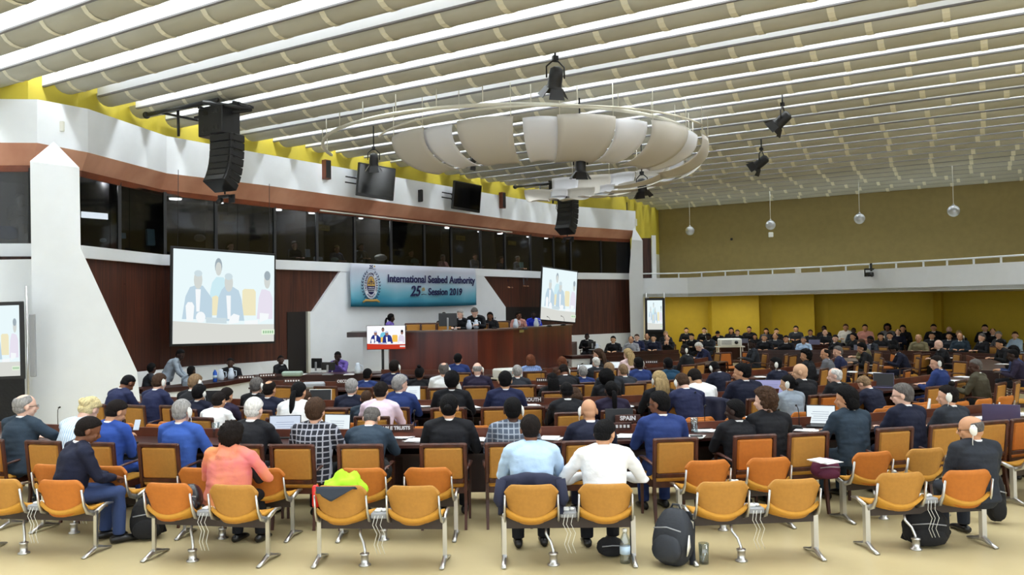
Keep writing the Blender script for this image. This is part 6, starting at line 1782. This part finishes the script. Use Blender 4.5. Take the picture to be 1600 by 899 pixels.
b1 = bag('backpack', 1049, 884, (.37, .26, .5), R(-38), 'black backpack leaning by the front bench leg, right of centre', R(-12), mat('dark_nylon', (34, 38, 46), .7, bump=.3, bscale=14), True)
m = MB(); m.tube([(.17, -.02, .12), (.2, -.05, .2), (.19, -.02, .3)], [(.004, .02), (.004, .035), (.004, .01)], 6, up=(1, 0, 0)); m.build('white_patch', WHITEP, b1)
bag('backpack', 231, 842, (.34, .24, .42), R(15), 'black backpack on the floor right of the jeans man', 0, BLACKC, True, 0, 3)
bag('backpack', 200, 735, (.32, .22, .34), R(-15), 'black backpack on the second row seat behind the jeans man', 0, BLACKC, True, .45, 4)
bag('shoulder_bag', 1447, 853, (.42, .22, .36), R(-10), 'black bag on the floor under the front bench, far right', 0, BLACKC, True, 0, 5)
bag('camera_bag', 954, 868, (.26, .16, .17), R(5), 'small black bag on the floor beside the water bottle', 0, BLACKC, False, 0, 6)
bag('handbag', 591, 752, (.3, .2, .24), R(10), 'black bag on the armchair seat behind the empty second row bench', 0, BLACKC, True, .48, 7)
bag('handbag', 298, 800, (.22, .2, .26), R(5), 'dark shiny bag on the bench next to the orange shawl', 0, mat('shiny_black', (18, 18, 26), .25), False, .44, 8)
bag('shoulder_bag', 1290, 748, (.3, .22, .22), R(5), 'maroon bag with papers on the right second row bench', 0, mat('maroon_cloth', (84, 20, 52), .8), False, .44, 9)
bag('coat', 1556, 815, (.2, .16, .5), R(0), 'black coat hanging behind the bald charcoal man', 0, BLACKC, False, .02, 10, 'coat')
papers(1291, 722, .3, 'white papers on the maroon bag, right second row bench', .4, 3, .66)
# draped jackets
def drape(c, rz, w, top, front, back, m, lab, nm='suit_jacket', seed=0):
    t = empty(nm, c, rz, label=lab, cat='jacket')
    def fn(u, v):
        x = (u - .5) * w * (1 + .1 * abs(v - .5))
        s = v * (front + back + .1) - back
        if s < 0: z = top + .02 + s; y = -.05 - .05 * noise.noise(Vector((x * 6, z * 5, seed))) 
        elif s < .1: z = top + .02 + .02 * math.sin(PI * s / .1); y = -.05 + s
        else: z = top + .02 - (s - .1); y = .06 + .04 * noise.noise(Vector((x * 5, z * 4, seed + 3)))
        z -= .05 * abs(2 * u - 1) ** 2
        return Vector((x, y + .018 * math.sin(u * 19 + seed), z))
    g = MB().sheet(fn, 26, 22, .014).build('cloth_body', m, t, True)
    for q in (-1, 1):
        s = MB(); s.tube([(q * w * .47, -.02, top - .02), (q * w * .52, -.05, top - .2), (q * w * .48, -.06, top - back * .8)], [.05, .05, .04], 10); s.build('sleeve', m, t)
    return t
NV = mat('navy_cloth', (30, 34, 58), .85, bump=.3, bscale=12)
o1, c1_, rz1 = BA[3]
Mx = Matrix.Rotation(rz1, 3, 'Z'); q = c1_ + Mx @ Vector((-.33, -.27, 0)); 
drape((q.x, q.y + .16, 0), rz1, .56, .79, .3, .3, NV, 'dark navy jacket hung over the light blue shirt man\'s chair back')
p = ring_at(1102, 15.2); drape((p.x, p.y - .05, 0), 0, .6, .93, .2, .5, NV, 'dark navy jacket draped over the white shirt writer\'s chair', seed=4)
# navy cloth and hi-vis bundle on the empty front bench, red object
o3, c3, rz3 = BA[2]
Mx = Matrix.Rotation(rz3, 3, 'Z'); q = c3 + Mx @ Vector((-.33, -.27, 0))
def fn(u, v):
    x = -.2 + .36 * u; s = v
    if s < .5: return Vector((x, -.045, .745 - (.5 - s) * 2 * .13 * (1 - abs(u - .38) * 1.6 if u > .1 else .45)))
    return Vector((x, -.045 + (s - .5) * .22, .752 - (s - .5) * .1))
m = MB(); m.sheet(fn, 20, 10, .01); o = m.build('folded_jacket', mat('slate_cloth', (52, 60, 74), .85), None, True); o.location = q; o.rotation_euler = (0, 0, rz3); tag(o, 'dark slate cloth folded over the empty front chair back', 'jacket')
q2 = c3 + Mx @ Vector((-.36, .0, .0))
m = MB(); m.ball((0, 0, .62), (.2, .13, .2), 32, 22, None, lambda d, v: v * (1 + .28 * noise.noise(d * 2.2) + .1 * noise.noise(d * 6))); o = m.build('safety_vest', mat('hi_vis_green', (176, 236, 40), .8), None); o.location = q2; tag(o, 'bright yellow-green safety vest bundled on the empty front chair', 'vest')
m = MB(); m.lathe([(.03, .5), (.035, .52), (.035, .68), (.02, .7)], (0, 0, 0), 14); o = m.build('red_flask', mat('red_plastic', (214, 40, 34), .35)); o.location = c3 + Mx @ Vector((-.6, -.1, .02)); tag(o, 'small red object at the left edge of the vest chair', 'bottle')
m = MB(); m.tube([(0, 0, 0), (.01, .0, .16), (-.03, -.02, -.0), (-.05, -.02, -.1)], [(.02, .004)] * 4, 6); o = m.build('bag_strap', PAPER); o.location = ath(1452, 640, .72); tag(o, 'pale cloth strap hung over a low bench back, right', 'strap')
# ------------------------------------------------------------------ interpreters' booths
LAMPD = glow('downlight', (255, 250, 235), 14.0)
def binside(px, y, dep):
    """point dep metres behind the glass, seen in column px at height y"""
    return at(px, y, wz(px) + dep * 1.25)
for i, (px, y, r) in enumerate([(274, 312, .16), (434, 329, .12), (488, 334, .12), (564, 342, .07), (700, 357, .12), (749, 363, .07), (781, 366, .1), (825, 371, .06), (852, 373, .12), (138, 335, .0), (347, 318, .04)]):
    if r == 0: continue
    p = binside(px, y, 1.2); p.z = 5.36 if False else p.z
    t = empty('booth_downlight', p, label=['leftmost and largest', 'second', 'third', 'fourth, small', 'fifth', 'sixth, small', 'seventh', 'eighth, tiny', 'rightmost', '', 'tiny upper-left'][i] + ' glowing round lamp inside the dark booth windows', cat='ceiling lamp')
    m = MB(); m.lathe([(r, 0), (r, .03), (r * .9, .035)], (0, 0, 0), 18); m.build('diffuser', LAMPD, t)
    m = MB(); m.lathe([(r * 1.15, .03), (r * 1.15, .06)], (0, 0, 0), 18); m.build('trim_ring', WHITEP, t)
    m = MB(); m.tube([(0, 0, .06), (0, 0, 5.55 - p.z)], .01, 5); m.build('rod', BLACK, t)
for px, y, txt in ((356, 341, 'ARABIC'), (505, 356, ''), (720, 372, ''), (800, 380, '')):
    p = binside(px, y, .9); rz = math.atan2(WN.y, WN.x) + PI / 2
    t = empty('booth_sign', p, rz, label='yellow sign reading ARABIC inside a booth window' if txt else {505: 'dim yellow sign in a booth window above the first banner corner', 720: 'dim yellow sign in a booth window above the banner', 800: 'dim yellow sign in a booth window nearest the right line-array'}[px], cat='sign')
    m = MB(); m.box((0, 0, 0), (.5, .02, .17), bev=.004); m.build('board', glow('dim_yellow_sign', (120, 100, 34), .7), t)
    if txt: text_mesh('lettering', txt, .13, BLACKP, t, Matrix.Translation((0, -.013, 0)) @ Matrix.Rotation(R(90), 4, 'X'), .003, ext=.001)
    else:
        m = MB(); 
        for i in range(5): m.box((-.17 + i * .085, -.013, 0), (.05, .003, .09))
        m.build('lettering', BLACKP, t)
    m = MB(); m.tube([(0, 0, .08), (0, 0, 5.5 - p.z)], .008, 5); m.build('rod', BLACK, t)
for px, y, pose, top, hair, hc, sk, lab in [(30, 303, 'up', 'char', 'thick', 'k', 'd', 'interpreter seated in the booth left of the white column'), (458, 377, 'up', 'char', 'short', 'dg', 'w', 'interpreter with grey hair behind the glass right of the big screen'), (524, 383, 'up', 'denim', 'short', 'k', 't', 'interpreter in blue behind the glass above the banner\'s left end'), (562, 380, 'up', 'slate', 'long', 'k', 't', 'interpreter in slate behind the glass above the emblem'),
    (690, 398, 'up', 'salmon', 'short', 'g', 'w', 'grey-haired interpreter in salmon above the word Authority'), (740, 396, 'up', 'grey', 'short', 'k', 't', 'interpreter in grey above the banner\'s right corner'), (782, 401, 'up', 'navy', 'bob', 'k', 't', 'dark-haired interpreter in navy above the podium middle'), (807, 400, 'up', 'grey', 'short', 'dg', 't', 'interpreter in grey left of the second screen'), (358, 378, 'up', 'brown', 'bob', 'dk', 'w', 'interpreter visible just above the big screen'), (172, 365, 'up', 'blk', 'short', 'k', 'd', 'interpreter in black in the booth right of the white column'), (640, 390, 'up', 'blk', 'bun', 'k', 't', 'interpreter in black above the banner centre')]:
    T = person_template(pose); cr = T['crown']; Zp = wz(px) + .75; p = at(px, y, Zp)
    b, T = make_person(pose, top, hair, hc, sk, '', lab, None, False, far=True)
    rz = math.atan2(WN.y, WN.x) - PI / 2; s = .95
    b.location = (p.x, p.y, p.z - cr.z * s); b.rotation_euler = (0, 0, rz); b.scale = (s, s, s)
LB = mat('interpreter_desk', (44, 40, 40), .5)
m = MB()
for a, b in zip(DENSE[:-1], DENSE[1:]):
    A, B = wcol(a), wcol(b); z0, z1 = sillh(a) - .12, sillh(b) - .12
    m.prism([A - WN * .1 + Vector((0, 0, z0)), B - WN * .1 + Vector((0, 0, z1)), B - WN * .75 + Vector((0, 0, z1)), A - WN * .75 + Vector((0, 0, z0))], (0, 0, .05))
tag(m.build('booth_counter', LB, None, True), 'long dark counter running behind the booth glass', 'counter')
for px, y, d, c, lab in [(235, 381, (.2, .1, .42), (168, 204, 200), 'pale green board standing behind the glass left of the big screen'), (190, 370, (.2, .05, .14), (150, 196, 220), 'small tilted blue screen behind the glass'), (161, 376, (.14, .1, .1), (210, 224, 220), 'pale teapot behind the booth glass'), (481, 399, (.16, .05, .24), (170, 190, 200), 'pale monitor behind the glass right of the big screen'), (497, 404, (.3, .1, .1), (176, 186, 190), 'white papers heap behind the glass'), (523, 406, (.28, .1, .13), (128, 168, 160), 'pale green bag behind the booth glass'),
                         (565, 406, (.09, .07, .22), (200, 214, 220), 'small bottle behind the glass above the emblem'), (595, 405, (.5, .2, .22), (214, 214, 204), 'pale round hat behind the booth glass'), (648, 412, (.36, .1, .24), (110, 160, 146), 'pale green bag behind the glass, banner centre'), (815, 417, (.2, .06, .26), (150, 200, 190), 'pale teal monitor behind the glass left of the second screen'), (312, 375, (.3, .2, .2), (180, 170, 156), 'beige pot behind the glass above the big screen'), (12, 372, (.5, .3, .3), (40, 90, 150), 'blue bundle behind the glass at the left edge'), (148, 334, (.6, .02, .14), (220, 220, 214), 'bright strip reflected near the column in the booth')]:
    p = binside(px, y + 3, .35); p.z = max(p.z, sillh(px) - .06); m = MB()
    if 'hat' in lab or 'pot' in lab or 'bundle' in lab or 'bag' in lab: m.ball((0, 0, d[2] / 2), (d[0] / 2, d[1] / 2 + .04, d[2] / 2), 16, 10, None, lambda q, v: v * (1 + .12 * noise.noise(q * 3)))
    elif 'bottle' in lab: m.lathe([(.04, 0), (.045, .12), (.015, .18), (.015, .22)], (0, 0, 0), 12)
    else: m.box((0, 0, d[2] / 2), d, Matrix.Rotation(-.12, 3, 'X'), .01)
    nm = lab.split(' behind')[0].split()[-1] if ' behind' in lab else 'reflection_strip'
    nm = {'glass': 'board', 'heap': 'paper_heap', 'standing': 'display_board', 'screen': 'small_screen'}.get(nm, nm)
    if nm == 'reflection_strip': m = MB(); m.box((0, 0, 0), d); o = m.build(nm, glow('reflection_glow', (255, 255, 250), 5))  # a reflection built as a glowing box, no lamp hangs here
    else: o = m.build(nm, mat('booth_item_%d' % px, c, .5))
    o.location = p; o.rotation_euler = (0, 0, math.atan2(WN.y, WN.x) + PI / 2); tag(o, lab, nm.replace('_', ' '))
# cream blind rail along the wood fascia
A = wp(500, 329, .14); B = wp(800, 363, .14); m = MB(); m.tube([A, B], .025, 6); tag(m.build('blind_rail', SOFFIT), 'thin cream rail along the lower edge of the wood fascia', 'rail')
# point lights added high in the booths to brighten the dark interiors
for px in (160, 440, 560, 700, 790):
    l = bpy.data.lights.new('booth_fill_light', 'POINT'); l.energy = 90; l.shadow_soft_size = .1; l.color = (1, .95, .85)
    o = bpy.data.objects.new('booth_fill_light', l); COL.objects.link(o); o.location = binside(px, interp(PXS, GTOP, px) + 6, .9)
